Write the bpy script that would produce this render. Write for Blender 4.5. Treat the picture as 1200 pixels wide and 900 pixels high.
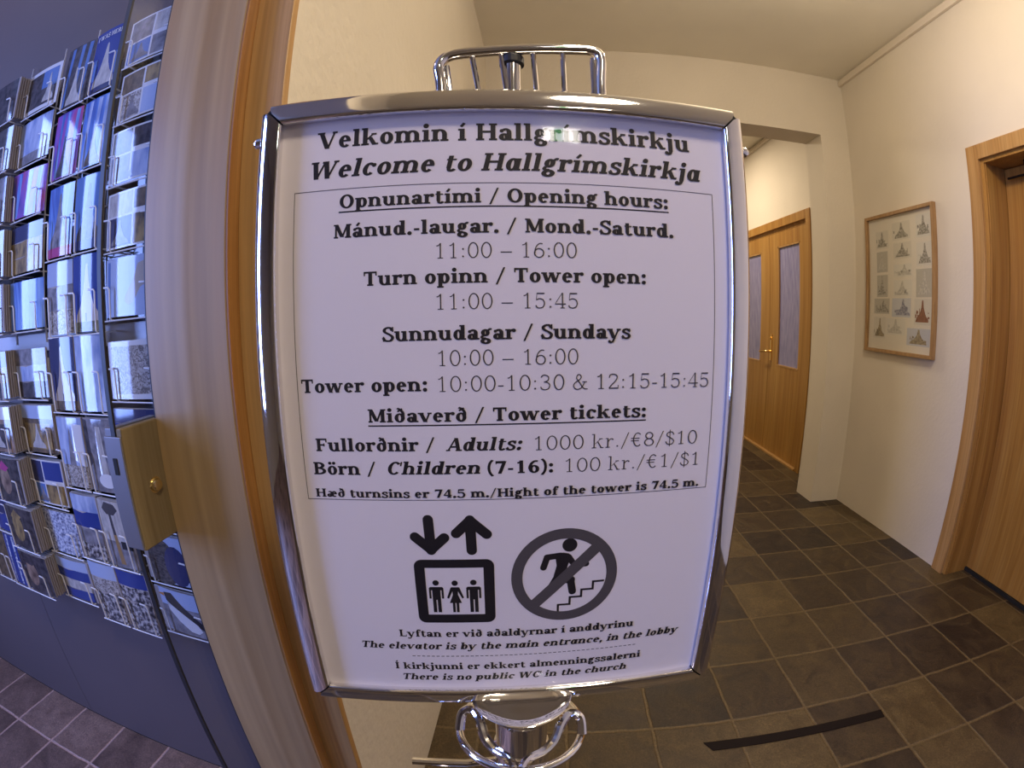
import bpy, math, random
from math import sin, cos, pi, radians
from mathutils import Vector, Matrix, Euler

C = bpy.context.scene
for o in list(bpy.data.objects):
    bpy.data.objects.remove(o)
COL = C.collection

# ------------------------------------------------------------------ camera (wide action camera: fisheye lens)
CAM_H = 1.2
cam_d = bpy.data.cameras.new('camera')
cam = bpy.data.objects.new('camera', cam_d)
COL.objects.link(cam)
cam_d.type = 'PANO'
cam_d.panorama_type = 'FISHEYE_LENS_POLYNOMIAL'
cam_d.fisheye_fov = radians(200)
cam_d.sensor_width = 36
cam_d.sensor_fit = 'HORIZONTAL'
cam_d.fisheye_polynomial_k0 = 0.0
cam_d.fisheye_polynomial_k1 = -0.06118125827
cam_d.fisheye_polynomial_k2 = -3.45742e-05
cam_d.fisheye_polynomial_k3 = 1.1503702e-05
cam_d.fisheye_polynomial_k4 = -5.0958e-08
cam_d.clip_start = 0.01
ROT = (Matrix.Rotation(radians(3.925), 4, 'Z') @ Matrix.Rotation(radians(90 - 8.532), 4, 'X')
       @ Matrix.Rotation(radians(-0.775), 4, 'Z'))
cam.matrix_world = Matrix.Translation((0, 0, CAM_H)) @ ROT
C.camera = cam

# ------------------------------------------------------------------ world, lights, exposure
world = bpy.data.worlds.new('world')
C.world = world
world.use_nodes = True
world.node_tree.nodes['Background'].inputs[0].default_value = (0.50, 0.60, 1.0, 1)
world.node_tree.nodes['Background'].inputs[1].default_value = 0.02
vs = C.view_settings
vs.view_transform = 'Standard'
vs.look = 'None'
vs.gamma = 1.0
vs.exposure = 0.08
vs.use_curve_mapping = False

def area(name, loc, aim, size, energy, color, size_y=None, shape=None, spread=180):
    l = bpy.data.lights.new(name, 'AREA')
    l.energy = energy
    l.color = color
    l.size = size
    l.spread = radians(spread)
    l.shape = shape or ('RECTANGLE' if size_y else 'DISK')
    if size_y:
        l.size_y = size_y
    o = bpy.data.objects.new(name, l)
    COL.objects.link(o)
    o.location = loc
    d = Vector(aim) - Vector(loc)
    o.rotation_euler = d.to_track_quat('-Z', 'Y').to_euler()
    return o

CEIL = 1.36 * 1.2 + CAM_H
WARM = (1.0, 0.83, 0.60)
def fill_point(name, loc, energy, color, radius):
    l = bpy.data.lights.new(name, 'POINT'); l.energy = energy; l.color = color; l.shadow_soft_size = radius
    o = bpy.data.objects.new(name, l); COL.objects.link(o); o.location = loc
    return o
fill_point('corridor_fill_point', (1.08, 0.98, 2.46), 31, WARM, 0.09)  # added unseen fill, hung below the ceiling to brighten it and the walls
area('notice_gradient_fill', (0.36, -0.22, 2.35), (0.36, -0.22, 0), 0.24, 13, WARM)  # added unseen fill, hung low so the notice fades towards its bottom
area('corridor_lamp_behind', (0.90, -1.90, CEIL - 0.03), (0.90, -1.90, 0), 0.26, 5, WARM)
area('corridor_lamp_far', (1.15, 4.1, CEIL - 0.03), (1.15, 4.1, 0), 0.30, 30, WARM)
area('daylight_window', (-3.05, -1.09, 1.70), (0, 0.25, 1.3), 0.62, 52, (0.25, 0.375, 1.0), size_y=2.1, spread=125)
area('shop_lamp', (-1.8, 0.10, CEIL - 0.04), (-1.8, 0.10, 0), 0.4, 2.6, (1.0, 0.78, 0.72))

# ------------------------------------------------------------------ mesh helpers
class MB:
    def __init__(self):
        self.v = []; self.f = []; self.m = []; self.mi = 0
    def add(self, verts, faces):
        b = len(self.v)
        self.v += [tuple(p) for p in verts]
        for f in faces:
            self.f.append(tuple(b + i for i in f)); self.m.append(self.mi)
        return self
    def box(self, x0, x1, y0, y1, z0, z1):
        return self.add([(x0,y0,z0),(x1,y0,z0),(x1,y1,z0),(x0,y1,z0),(x0,y0,z1),(x1,y0,z1),(x1,y1,z1),(x0,y1,z1)],
                        [(0,3,2,1),(4,5,6,7),(0,1,5,4),(1,2,6,5),(2,3,7,6),(3,0,4,7)])
    def obox(self, fn, x0, x1, y0, y1, z0, z1):
        m = MB().box(x0, x1, y0, y1, z0, z1)
        return self.add([fn(*p) for p in m.v], m.f)
    def poly(self, pts):
        return self.add(pts, [tuple(range(len(pts)))])
    def tube(self, path, r, n=10, closed=False, cap=True):
        P = [Vector(p) for p in path]; k = len(P); rings = []
        up = None
        for i in range(k):
            if closed: t = P[(i+1) % k] - P[i-1]
            else: t = P[min(i+1, k-1)] - P[max(i-1, 0)]
            t.normalize()
            if up is None:
                up = Vector((0,0,1)) if abs(t.z) < .9 else Vector((1,0,0))
            a = t.cross(up)
            if a.length < 1e-6: a = t.cross(Vector((1,0,0)))
            a.normalize(); b = a.cross(t).normalized(); up = b
            rr = r[i] if isinstance(r, (list, tuple)) else r
            rings.append([P[i] + a*(rr*cos(2*pi*j/n)) + b*(rr*sin(2*pi*j/n)) for j in range(n)])
        vs_ = [p for rg in rings for p in rg]; fs = []
        for i in range(k if closed else k-1):
            i2 = (i+1) % k
            for j in range(n):
                j2 = (j+1) % n
                fs.append((i*n+j, i*n+j2, i2*n+j2, i2*n+j))
        if cap and not closed:
            fs.append(tuple(range(n-1,-1,-1))); fs.append(tuple((k-1)*n+j for j in range(n)))
        return self.add(vs_, fs)
    def lathe(self, prof, c=(0,0,0), n=40, axis=None):
        c = Vector(c)
        ax = (axis or Vector((0,0,1))).normalized()
        a = ax.orthogonal().normalized() if axis else Vector((1,0,0))
        b = ax.cross(a)
        vs_ = []; fs = []
        for r, z in prof:
            for j in range(n):
                t = 2*pi*j/n
                vs_.append(c + ax*z + a*(r*cos(t)) + b*(r*sin(t)))
        for i in range(len(prof)-1):
            for j in range(n):
                j2 = (j+1) % n
                fs.append((i*n+j, i*n+j2, (i+1)*n+j2, (i+1)*n+j))
        return self.add(vs_, fs)
    def build(self, name, mats, parent=None, origin=None, smooth=False, bevel=0, sharp=35):
        org = Vector(origin) if origin is not None else Vector((0,0,0))
        if parent is not None and origin is None:
            p = parent
            org = Vector((0,0,0))
            while p is not None:
                org += p.location; p = p.parent
        me = bpy.data.meshes.new(name)
        me.from_pydata([tuple(Vector(p) - org) for p in self.v], [], self.f)
        if not isinstance(mats, (list, tuple)): mats = [mats]
        for mt in mats: me.materials.append(mt)
        if len(mats) > 1:
            me.polygons.foreach_set('material_index', self.m)
        me.update()
        if smooth:
            me.polygons.foreach_set('use_smooth', [True]*len(me.polygons))
            try: me.set_sharp_from_angle(angle=radians(sharp))
            except Exception: pass
        o = bpy.data.objects.new(name, me)
        COL.objects.link(o)
        if parent is not None: o.parent = parent
        elif origin is not None: o.location = org
        if bevel:
            bm = o.modifiers.new('bevel', 'BEVEL'); bm.width = bevel; bm.segments = 2; bm.limit_method = 'ANGLE'
        return o

def tag(o, label, cat, group=None, kind=None):
    o['label'] = label; o['category'] = cat
    if group: o['group'] = group
    if kind: o['kind'] = kind
    return o
def struct(o):
    o['kind'] = 'structure'; return o
def empty(name, loc, label, cat, group=None):
    o = bpy.data.objects.new(name, None); COL.objects.link(o); o.location = loc; o.empty_display_size = .05
    return tag(o, label, cat, group)

# ------------------------------------------------------------------ materials
def srgb(r, g, b):
    f = lambda c: (c/255/12.92) if c/255 <= .04045 else ((c/255+.055)/1.055)**2.4
    return (f(r), f(g), f(b), 1)
def mat(name, col, rough=.5, metal=0, spec=.5, coat=0, coat_rough=.1):
    m = bpy.data.materials.new(name); m.use_nodes = True
    b = m.node_tree.nodes['Principled BSDF']
    b.inputs['Base Color'].default_value = col
    b.inputs['Roughness'].default_value = rough
    b.inputs['Metallic'].default_value = metal
    b.inputs['Specular IOR Level'].default_value = spec
    b.inputs['Coat Weight'].default_value = coat
    b.inputs['Coat Roughness'].default_value = coat_rough
    return m
def nodes(m):
    nt = m.node_tree
    return nt, nt.nodes['Principled BSDF'], nt.links.new
def ramp(nt, stops):
    r = nt.nodes.new('ShaderNodeValToRGB')
    e = r.color_ramp.elements
    while len(e) < len(stops): e.new(.5)
    for k, (p, c) in enumerate(stops):
        e[k].position = p; e[k].color = c
    return r
def coords(nt, scale=(1,1,1), kind='Object'):
    t = nt.nodes.new('ShaderNodeTexCoord'); mp = nt.nodes.new('ShaderNodeMapping')
    mp.inputs['Scale'].default_value = scale
    nt.links.new(t.outputs[kind], mp.inputs['Vector'])
    return mp
def noise_mat(name, stops, scale=(8,8,8), detail=4, rough=.5, bump=0, bdist=.002, coat=0, coat_rough=.1, nscale=1.0, distortion=0, metal=0, spec=.5):
    m = mat(name, (1,1,1,1), rough, metal, spec, coat, coat_rough)
    nt, b, ln = nodes(m)
    mp = coords(nt, scale)
    n = nt.nodes.new('ShaderNodeTexNoise'); n.inputs['Scale'].default_value = nscale; n.inputs['Detail'].default_value = detail
    n.inputs['Distortion'].default_value = distortion
    ln(mp.outputs[0], n.inputs['Vector'])
    r = ramp(nt, stops); ln(n.outputs['Fac'], r.inputs[0]); ln(r.outputs[0], b.inputs['Base Color'])
    if bump:
        bp = nt.nodes.new('ShaderNodeBump'); bp.inputs['Strength'].default_value = bump; bp.inputs['Distance'].default_value = bdist
        ln(n.outputs['Fac'], bp.inputs['Height']); ln(bp.outputs[0], b.inputs['Normal'])
    return m
def wall_mat(name, col, bscale=60, bump=.25, rough=.75):
    m = mat(name, col, rough, spec=.3)
    nt, b, ln = nodes(m)
    mp = coords(nt, (bscale,)*3)
    n = nt.nodes.new('ShaderNodeTexNoise'); n.inputs['Scale'].default_value = 1; n.inputs['Detail'].default_value = 5
    ln(mp.outputs[0], n.inputs['Vector'])
    bp = nt.nodes.new('ShaderNodeBump'); bp.inputs['Strength'].default_value = bump; bp.inputs['Distance'].default_value = .004
    ln(n.outputs['Fac'], bp.inputs['Height']); ln(bp.outputs[0], b.inputs['Normal'])
    n2 = nt.nodes.new('ShaderNodeTexNoise'); n2.inputs['Scale'].default_value = 1.6; n2.inputs['Detail'].default_value = 3
    mx = nt.nodes.new('ShaderNodeMixRGB'); mx.blend_type = 'MULTIPLY'
    r = ramp(nt, [(.3, (.90,.90,.90,1)), (.7, (1,1,1,1))])
    t = nt.nodes.new('ShaderNodeTexCoord'); ln(t.outputs['Object'], n2.inputs['Vector']); ln(n2.outputs['Fac'], r.inputs[0])
    mx.inputs[0].default_value = 1; mx.inputs[1].default_value = col; ln(r.outputs[0], mx.inputs[2]); ln(mx.outputs[0], b.inputs['Base Color'])
    return m
def wood_mat(name, light, dark, streak, scale=(26,26,1.1), rough=.42):
    m = mat(name, light, rough, coat=.25, coat_rough=.25)
    nt, b, ln = nodes(m)
    mp = coords(nt, scale)
    n = nt.nodes.new('ShaderNodeTexNoise'); n.inputs['Scale'].default_value = 1; n.inputs['Detail'].default_value = 6; n.inputs['Distortion'].default_value = .6
    ln(mp.outputs[0], n.inputs['Vector'])
    r = ramp(nt, [(.30, dark), (.52, light), (.72, streak)]); ln(n.outputs['Fac'], r.inputs[0])
    mp2 = coords(nt, (scale[0]*5, scale[1]*5, scale[2]*3))
    n2 = nt.nodes.new('ShaderNodeTexNoise'); n2.inputs['Scale'].default_value = 1; n2.inputs['Detail'].default_value = 3
    ln(mp2.outputs[0], n2.inputs['Vector'])
    r2 = ramp(nt, [(.35, (.80,.78,.76,1)), (.65, (1,1,1,1))]); ln(n2.outputs['Fac'], r2.inputs[0])
    mx = nt.nodes.new('ShaderNodeMixRGB'); mx.blend_type = 'MULTIPLY'; mx.inputs[0].default_value = 1
    ln(r.outputs[0], mx.inputs[1]); ln(r2.outputs[0], mx.inputs[2]); ln(mx.outputs[0], b.inputs['Base Color'])
    bp = nt.nodes.new('ShaderNodeBump'); bp.inputs['Strength'].default_value = .08; bp.inputs['Distance'].default_value = .001
    ln(n2.outputs['Fac'], bp.inputs['Height']); ln(bp.outputs[0], b.inputs['Normal'])
    return m
def tile_mat(name, s, ox, oy, grout, stops, gw=.0045, rough=.42):
    """square slate tiles of side s, a joint crossing at (ox, oy); object coordinates are world coordinates"""
    m = mat(name, (1,1,1,1), rough, spec=.4)
    nt, b, ln = nodes(m)
    def math_(op, a, c=None):
        n = nt.nodes.new('ShaderNodeMath'); n.operation = op
        for i, v in enumerate((a, c)):
            if v is None: continue
            if isinstance(v, (int, float)): n.inputs[i].default_value = v
            else: ln(v, n.inputs[i])
        return n.outputs[0]
    tc = nt.nodes.new('ShaderNodeTexCoord')
    wob = nt.nodes.new('ShaderNodeTexNoise'); wob.inputs['Scale'].default_value = 14; wob.inputs['Detail'].default_value = 3
    ln(tc.outputs['Object'], wob.inputs['Vector'])
    sx = nt.nodes.new('ShaderNodeSeparateXYZ'); ln(tc.outputs['Object'], sx.inputs[0])
    w = math_('MULTIPLY', math_('SUBTRACT', wob.outputs['Fac'], .5), .010)
    X = math_('DIVIDE', math_('SUBTRACT', math_('ADD', sx.outputs[0], w), ox), s)
    Y = math_('DIVIDE', math_('SUBTRACT', math_('ADD', sx.outputs[1], w), oy), s)
    def dist(v):
        f = math_('FRACT', v)
        return math_('MINIMUM', f, math_('SUBTRACT', 1.0, f))
    d = math_('MINIMUM', dist(X), dist(Y))
    mask = nt.nodes.new('ShaderNodeMapRange'); mask.inputs[1].default_value = gw/s*.7; mask.inputs[2].default_value = gw/s*1.5
    ln(d, mask.inputs[0])
    cx = nt.nodes.new('ShaderNodeCombineXYZ'); ln(math_('FLOOR', X), cx.inputs[0]); ln(math_('FLOOR', Y), cx.inputs[1])
    wn = nt.nodes.new('ShaderNodeTexWhiteNoise'); wn.noise_dimensions = '3D'; ln(cx.outputs[0], wn.inputs['Vector'])
    # slate cleft: noise shifted per tile
    sc = nt.nodes.new('ShaderNodeVectorMath'); sc.operation = 'SCALE'; sc.inputs['Scale'].default_value = 7; ln(wn.outputs['Color'], sc.inputs[0])
    ad = nt.nodes.new('ShaderNodeVectorMath'); ad.operation = 'ADD'; ln(tc.outputs['Object'], ad.inputs[0]); ln(sc.outputs[0], ad.inputs[1])
    n1 = nt.nodes.new('ShaderNodeTexNoise'); n1.inputs['Scale'].default_value = 9; n1.inputs['Detail'].default_value = 8; n1.inputs['Distortion'].default_value = 1.2
    ln(ad.outputs[0], n1.inputs['Vector'])
    fac = math_('ADD', math_('MULTIPLY', wn.outputs['Value'], .62), math_('MULTIPLY', math_('SUBTRACT', n1.outputs['Fac'], .18), .85))
    r = ramp(nt, stops); ln(fac, r.inputs[0])
    mx = nt.nodes.new('ShaderNodeMixRGB'); ln(mask.outputs[0], mx.inputs[0]); mx.inputs[1].default_value = grout; ln(r.outputs[0], mx.inputs[2])
    sp_ = nt.nodes.new('ShaderNodeTexNoise'); sp_.inputs['Scale'].default_value = 85; sp_.inputs['Detail'].default_value = 5; sp_.inputs['Distortion'].default_value = 2.5
    ln(ad.outputs[0], sp_.inputs['Vector'])
    sr = ramp(nt, [(.28, (.62,.60,.58,1)), (.52, (1,1,1,1)), (.74, (1.5,1.45,1.35,1))]); ln(sp_.outputs['Fac'], sr.inputs[0])
    m2 = nt.nodes.new('ShaderNodeMixRGB'); m2.blend_type = 'MULTIPLY'; m2.inputs[0].default_value = 1
    ln(mx.outputs[0], m2.inputs[1]); ln(sr.outputs[0], m2.inputs[2]); ln(m2.outputs[0], b.inputs['Base Color'])
    h = math_('ADD', math_('MULTIPLY', mask.outputs[0], 1.0), math_('ADD', math_('MULTIPLY', n1.outputs['Fac'], 1.1), math_('MULTIPLY', sp_.outputs['Fac'], .5)))
    bp = nt.nodes.new('ShaderNodeBump'); bp.inputs['Strength'].default_value = .55; bp.inputs['Distance'].default_value = .004
    ln(h, bp.inputs['Height']); ln(bp.outputs[0], b.inputs['Normal'])
    rr = nt.nodes.new('ShaderNodeMapRange'); rr.inputs[3].default_value = .34; rr.inputs[4].default_value = .62
    ln(n1.outputs['Fac'], rr.inputs[0]); ln(rr.outputs[0], b.inputs['Roughness'])
    return m

M_WALL = wall_mat('cream_paint', (.76, .69, .59, 1))
M_PLASTER = wall_mat('rough_cream_plaster', (.72, .655, .55, 1), 45, .7)
M_CEIL = wall_mat('ceiling_paint', (.84, .79, .68, 1), 30, .1)
M_CROWN = mat('crown_paint', (.70, .62, .52, 1), .5)
M_PANEL = wall_mat('blue_grey_panel', (.150, .120, .128, 1), 20, .05, .6)
M_MAUVE = wall_mat('mauve_grey_upper', (.140, .102, .092, 1), 20, .05, .6)
M_SHOPWALL = wall_mat('shop_paint', (.52, .46, .38, 1))
M_FLOOR = tile_mat('slate_tiles', .2164*1.2, 1.1494*1.2, 2.3356*1.2, (.125, .088, .046, 1),
                   [(.20, (.022,.014,.012,1)), (.45, (.046,.030,.019,1)), (.70, (.074,.050,.025,1)), (.96, (.115,.080,.038,1))])
M_FLOOR2 = tile_mat('grey_slate_tiles', .2024, -1.418*1.2, .404*1.2, (.62, .42, .36, 1),
                    [(.22, (.13,.085,.072,1)), (.5, (.22,.145,.12,1)), (.8, (.33,.225,.185,1))], gw=.0038)
M_JAMB = wood_mat('jamb_birch', (.46,.315,.155,1), (.41,.22,.07,1), (.49,.35,.185,1), (9,9,.55))
M_JAMBO = wood_mat('jamb_edge_wood', (.42,.20,.055,1), (.33,.14,.035,1), (.50,.26,.08,1), (40,40,1.2))
M_CASING = wood_mat('casing_wood', (.52,.30,.11,1), (.44,.23,.07,1), (.58,.36,.15,1), (30,30,1.0))
M_DOOR = wood_mat('orange_door_veneer', (.44,.225,.05,1), (.36,.165,.032,1), (.50,.28,.075,1), (22,22,.9))
M_FRAMEW = wood_mat('picture_frame_oak', (.42,.25,.11,1), (.34,.19,.08,1), (.50,.31,.15,1), (60,60,6))
M_CHROME = mat('chrome', (.86,.85,.86,1), .05, 1)
M_CHROME2 = mat('chrome_bright', (.90,.89,.90,1), .07, 1)
M_BLACK = mat('black_rubber', (.012,.012,.016,1), .5)
M_BLACKP = mat('black_backing', (.02,.02,.022,1), .4)
M_PAPER = mat('white_paper', (.82,.775,.845,1), .6)
M_INK = mat('black_ink', (.012,.010,.014,1), .5)
M_INK_LIGHT = mat('thin_ink', (.045,.040,.050,1), .5)
M_INK_GREY = mat('grey_ink', (.085,.075,.085,1), .5)
M_WIRE = mat('white_coated_wire', (.86,.84,.84,1), .4)
M_BRASS = mat('brass', (.78,.52,.20,1), .22, 1)
M_LOCK = noise_mat('brushed_brown_steel', [(.3,(.20,.145,.07,1)),(.7,(.25,.19,.10,1))], (200,200,4), 2, rough=.6, metal=.25)
M_STEEL = mat('blue_grey_steel', (.22,.21,.23,1), .5, .5)
M_GOLD = mat('cylinder_brass', (.85,.72,.42,1), .15, 1)
M_RECESS_SHADE = mat('painted_recess_shade', (.01,.009,.008,1), .8)  # near-black painted in for the shade of gaps and slots
M_STRIP = mat('dark_strip', (.010,.006,.006,1), .7, spec=.15)
M_RUBW = mat('rail_white', (.70,.69,.72,1), .4)

def glass_mat(name, tint, refl_rough=.02, ior=1.45, wav=0):
    m = bpy.data.materials.new(name); m.use_nodes = True
    nt = m.node_tree; nt.nodes.clear()
    out = nt.nodes.new('ShaderNodeOutputMaterial'); mix = nt.nodes.new('ShaderNodeMixShader')
    tr = nt.nodes.new('ShaderNodeBsdfTransparent'); tr.inputs[0].default_value = tint
    gl = nt.nodes.new('ShaderNodeBsdfGlossy'); gl.inputs['Roughness'].default_value = refl_rough
    lw = nt.nodes.new('ShaderNodeLayerWeight'); lw.inputs['Blend'].default_value = .5
    pw = nt.nodes.new('ShaderNodeMath'); pw.operation = 'POWER'; pw.inputs[1].default_value = 5
    fr = nt.nodes.new('ShaderNodeMath'); fr.operation = 'MULTIPLY_ADD'; fr.inputs[1].default_value = .92; fr.inputs[2].default_value = .035
    nt.links.new(lw.outputs['Facing'], pw.inputs[0]); nt.links.new(pw.outputs[0], fr.inputs[0])
    nt.links.new(fr.outputs[0], mix.inputs[0]); nt.links.new(tr.outputs[0], mix.inputs[1]); nt.links.new(gl.outputs[0], mix.inputs[2])
    nt.links.new(mix.outputs[0], out.inputs[0])
    if wav:
        mp = coords(nt, (14,14,9)); n = nt.nodes.new('ShaderNodeTexNoise'); n.inputs['Scale'].default_value = 1; n.inputs['Detail'].default_value = 1
        nt.links.new(mp.outputs[0], n.inputs['Vector'])
        bp = nt.nodes.new('ShaderNodeBump'); bp.inputs['Strength'].default_value = wav; bp.inputs['Distance'].default_value = .003
        nt.links.new(n.outputs['Fac'], bp.inputs['Height']); nt.links.new(bp.outputs[0], gl.inputs['Normal'])
    return m
M_GLASS = glass_mat('clear_glass', (.95,.96,.97,1))
M_COVER = glass_mat('clear_cover_sheet', (.985,.98,.985,1), .03, 1.45, .25)
M_FROST = noise_mat('blue_pane', [(.3,(.20,.20,.42,1)),(.7,(.31,.30,.54,1))], (40,40,8), 4, rough=.18, coat=.5)

# ------------------------------------------------------------------ the setting
YB0, YB1 = 2.64, 2.838          # back wall of the near corridor
XR, XL = 2.028, -0.314
Y0, Y1 = -4.0, 6.0
XS = -3.2
YJ = 0.47
YP = 0.664                       # front of the blue panel
m = MB(); m.box(-.5165, XR+.35, Y0, Y1, -.1, 0); struct(m.build('floor', M_FLOOR))
m = MB(); m.box(XS, -.5165, Y0, YP, -.1, 0); struct(m.build('floor_shop', M_FLOOR2))
m = MB(); m.box(XS-.2, XR+.35, Y0-.2, Y1, CEIL, CEIL+.1); struct(m.build('ceiling', M_CEIL))
# right wall with the two door openings
RW = .25
D1 = (.735, 1.585, 1.985)        # near door opening y0, y1, top
D2 = (3.235, 4.62, 1.985)
m = MB()
m.box(XR, XR+RW, Y0, D1[0], 0, CEIL); m.box(XR, XR+RW, D1[0], D1[1], D1[2], CEIL)
m.box(XR, XR+RW, D1[1], D2[0], 0, CEIL); m.box(XR, XR+RW, D2[0], D2[1], D2[2], CEIL); m.box(XR, XR+RW, D2[1], Y1, 0, CEIL)
struct(m.build('wall_right', M_WALL))
# wall across the corridor with the passage
m = MB()
m.box(XL, .2, YB0, YB1, 0, CEIL); m.box(1.808, XR, YB0, YB1, 0, CEIL); m.box(.2, 1.808, YB0, YB1, 1.2+CAM_H, CEIL)
struct(m.build('wall_back', M_WALL))
m = MB(); m.box(-.5165, XL, .505, Y1, 0, CEIL); m.box(-.5165, XL, Y0, .47, 2.14, CEIL)
struct(m.build('wall_left', M_PLASTER))
m = MB(); m.box(XL, XR, Y1, Y1+.2, 0, CEIL); struct(m.build('wall_far', M_WALL))
m = MB(); m.box(XS-.2, XR+.35, Y0-.2, Y0, 0, CEIL); struct(m.build('wall_behind', M_SHOPWALL))
# shop wall with the tall window the daylight comes through
WY0, WY1, WZ0, WZ1 = -1.44, -.74, .6, 2.78
m = MB()
m.box(XS-.2, XS, Y0, WY0, 0, CEIL); m.box(XS-.2, XS, WY1, YP+.2, 0, CEIL)
m.box(XS-.2, XS, WY0, WY1, 0, WZ0); m.box(XS-.2, XS, WY0, WY1, WZ1, CEIL)
struct(m.build('wall_shop', M_SHOPWALL))
m = MB()
for a in (WY0, WY1-.05): m.box(XS-.06, XS+.02, a, a+.05, WZ0, WZ1)
for a in (WZ0, WZ1-.05): m.box(XS-.06, XS+.02, WY0+.05, WY1-.05, a, a+.05)
struct(m.build('window_1', M_CASING))
# blue panel behind the postcards: two boards with a fine joint, dark kick joint at the floor
m = MB()
ZP = CAM_H + .56
m.box(XS, -1.4625, YP, YP+.12, .004, ZP); m.box(-1.4605, -.5165, YP, YP+.12, .004, ZP); m.box(XS, -.5165, YP+.004, YP+.12, 0, ZP)
struct(m.build('wall_panel', M_PANEL))
m = MB(); m.box(XS, -.5165, YP+.001, YP+.12, ZP, CEIL); struct(m.build('wall_shop_back', M_MAUVE))  # upper stretch, given a less blue colour than the panel below
# crown mouldings
m = MB(); m.box(XR-.022, XR, Y0, YB0, CEIL-.052, CEIL-.014); m.box(XR-.012, XR, Y0, YB0, CEIL-.014, CEIL)
struct(m.build('trim_1', M_CROWN, bevel=.003))
m = MB(); m.box(XR-.022, XR, YB1, Y1, CEIL-.052, CEIL-.014); m.box(XR-.012, XR, YB1, Y1, CEIL-.014, CEIL)
struct(m.build('trim_2', M_CROWN, bevel=.003))
# wooden end post of the left wall: broad face, set-back orange edge, narrow casing
m = MB(); m.box(-.5165, -.3725, YJ, .505, 0, CEIL); tr = struct(m.build('trim_3', M_JAMB, bevel=.0015))
m = MB(); m.box(-.3725, -.3695, YJ+.001, .505, 0, CEIL); struct(m.build('trim_4', M_JAMBO))
m = MB(); m.box(-.3695, XL+.001, .493, .507, 0, CEIL); struct(m.build('trim_5', M_CASING, bevel=.001))

m = MB(); m.box(-.5200, -.5167, .472, .505, 0, CEIL); struct(m.build('trim_6', M_BLACK))  # black strip standing in for the dark gap beside the post
# near door in the right wall
root = struct(bpy.data.objects.new('door_1', None)); COL.objects.link(root); root.location = (XR, 1.16, 0)
a0, a1, zt = D1
cw = .068
m = MB()
m.box(XR-.016, XR+.002, a1-.004, a1+cw, 0, zt+cw); m.box(XR-.016, XR+.002, a0-cw, a0+.004, 0, zt+cw); m.box(XR-.016, XR+.002, a0+.004, a1-.004, zt-.004, zt+cw)
struct(m.build('door_casing', M_CASING, root, bevel=.002))
m = MB()
for (p, q) in ((a1-.022, a1), (a0, a0+.022)): m.box(XR+.003, XR+RW, p, q, 0, zt)
m.box(XR+.003, XR+RW, a0+.022, a1-.022, zt-.022, zt)
for (p, q) in ((a1-.037, a1-.022), (a0+.022, a0+.037)): m.box(XR+.165+.045, XR+RW, p, q, 0, zt-.022)
m.box(XR+.012, XR+.018, a1-.0265, a1-.022, 0, zt-.022)
struct(m.build('door_lining', M_DOOR, root, bevel=.001))
m = MB(); m.box(XR+.165, XR+.205, a0+.024, a1-.024, .022, zt-.025); struct(m.build('door_leaf', M_DOOR, root, bevel=.002))
m = MB(); m.box(XR+.158, XR+.21, a0+.022, a1-.022, 0, .020); struct(m.build('threshold', M_RECESS_SHADE, root))  # near-black bar painted in for the black gap under the leaf
m = MB(); m.box(XR+.10, XR+.164, 1.17, 1.40, zt-.075, zt-.023); m.tube([(XR+.13, 1.20, zt-.08), (XR+.13, 1.52, zt-.082)], .006)
struct(m.build('door_closer', M_STRIP, root, bevel=.003))

# double doors in the far part of the right wall
root = struct(bpy.data.objects.new('door_2', None)); COL.objects.link(root); root.location = (XR, 3.9, 0)
a0, a1, zt = D2
m = MB()
m.box(XR-.010, XR+.10, a0-.045, a0+.02, 0, zt+.06); m.box(XR-.010, XR+.10, a1-.02, a1+.045, 0, zt+.06); m.box(XR-.010, XR+.10, a0+.02, a1-.02, zt-.012, zt+.06)
struct(m.build('door_casing', M_DOOR, root, bevel=.002))
m = MB(); m.box(XR-.02, XR+.10, a0+.02, a1-.02, 0, .018); struct(m.build('threshold', M_CASING, root, bevel=.002))
YS = 3.918
def leaf(y0, y1, g0, g1, gz0, gz1, zt):
    m = MB(); X0, X1 = XR+.012, XR+.052
    m.box(X0, X1, y0, g0, .02, zt); m.box(X0, X1, g1, y1, .02, zt); m.box(X0, X1, g0, g1, .02, gz0); m.box(X0, X1, g0, g1, gz1, zt)
    o = struct(m.build('door_leaf', M_DOOR, root, bevel=.0015))
    m = MB(); m.box(X0+.016, X0+.024, g0, g1, gz0, gz1); struct(m.build('pane', M_FROST, o, origin=None))
    m = MB()
    m.box(X0+.001, X0+.016, g0, g0+.012, gz0, gz1); m.box(X0+.001, X0+.016, g1-.012, g1, gz0, gz1)
    m.box(X0-.003, X0+.016, g0, g1, gz0, gz0+.012); m.box(X0+.001, X0+.016, g0, g1, gz1-.012, gz1)
    struct(m.build('glazing_bead', M_CASING, o))
    return o
lr = leaf(a0+.023, YS-.002, 3.385, 3.764, .79, 1.815, zt-.05)
ll = leaf(YS+.002, a1-.023, 4.09, 4.46, .79, 1.80, zt-.05)
m = MB(); m.box(XR+.02, XR+.05, a0+.02, a1-.02, zt-.045, zt-.012); struct(m.build('top_rail', M_DOOR, root))
m = MB()
m.box(XR+.004, XR+.012, 3.85, 3.886, .825, 1.055)
m.tube([(XR+.012, 3.868, .905), (XR-.040, 3.868, .905), (XR-.048, 3.880, .905), (XR-.048, 3.985, .895)], .009, 10)
m.lathe([(.0, 0), (.013, 0), (.013, .012), (0, .012)], (XR+.006, 3.868, 1.02), 14, Vector((-1,0,0)))
struct(m.build('door_handle', M_BRASS, root, smooth=True))

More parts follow.
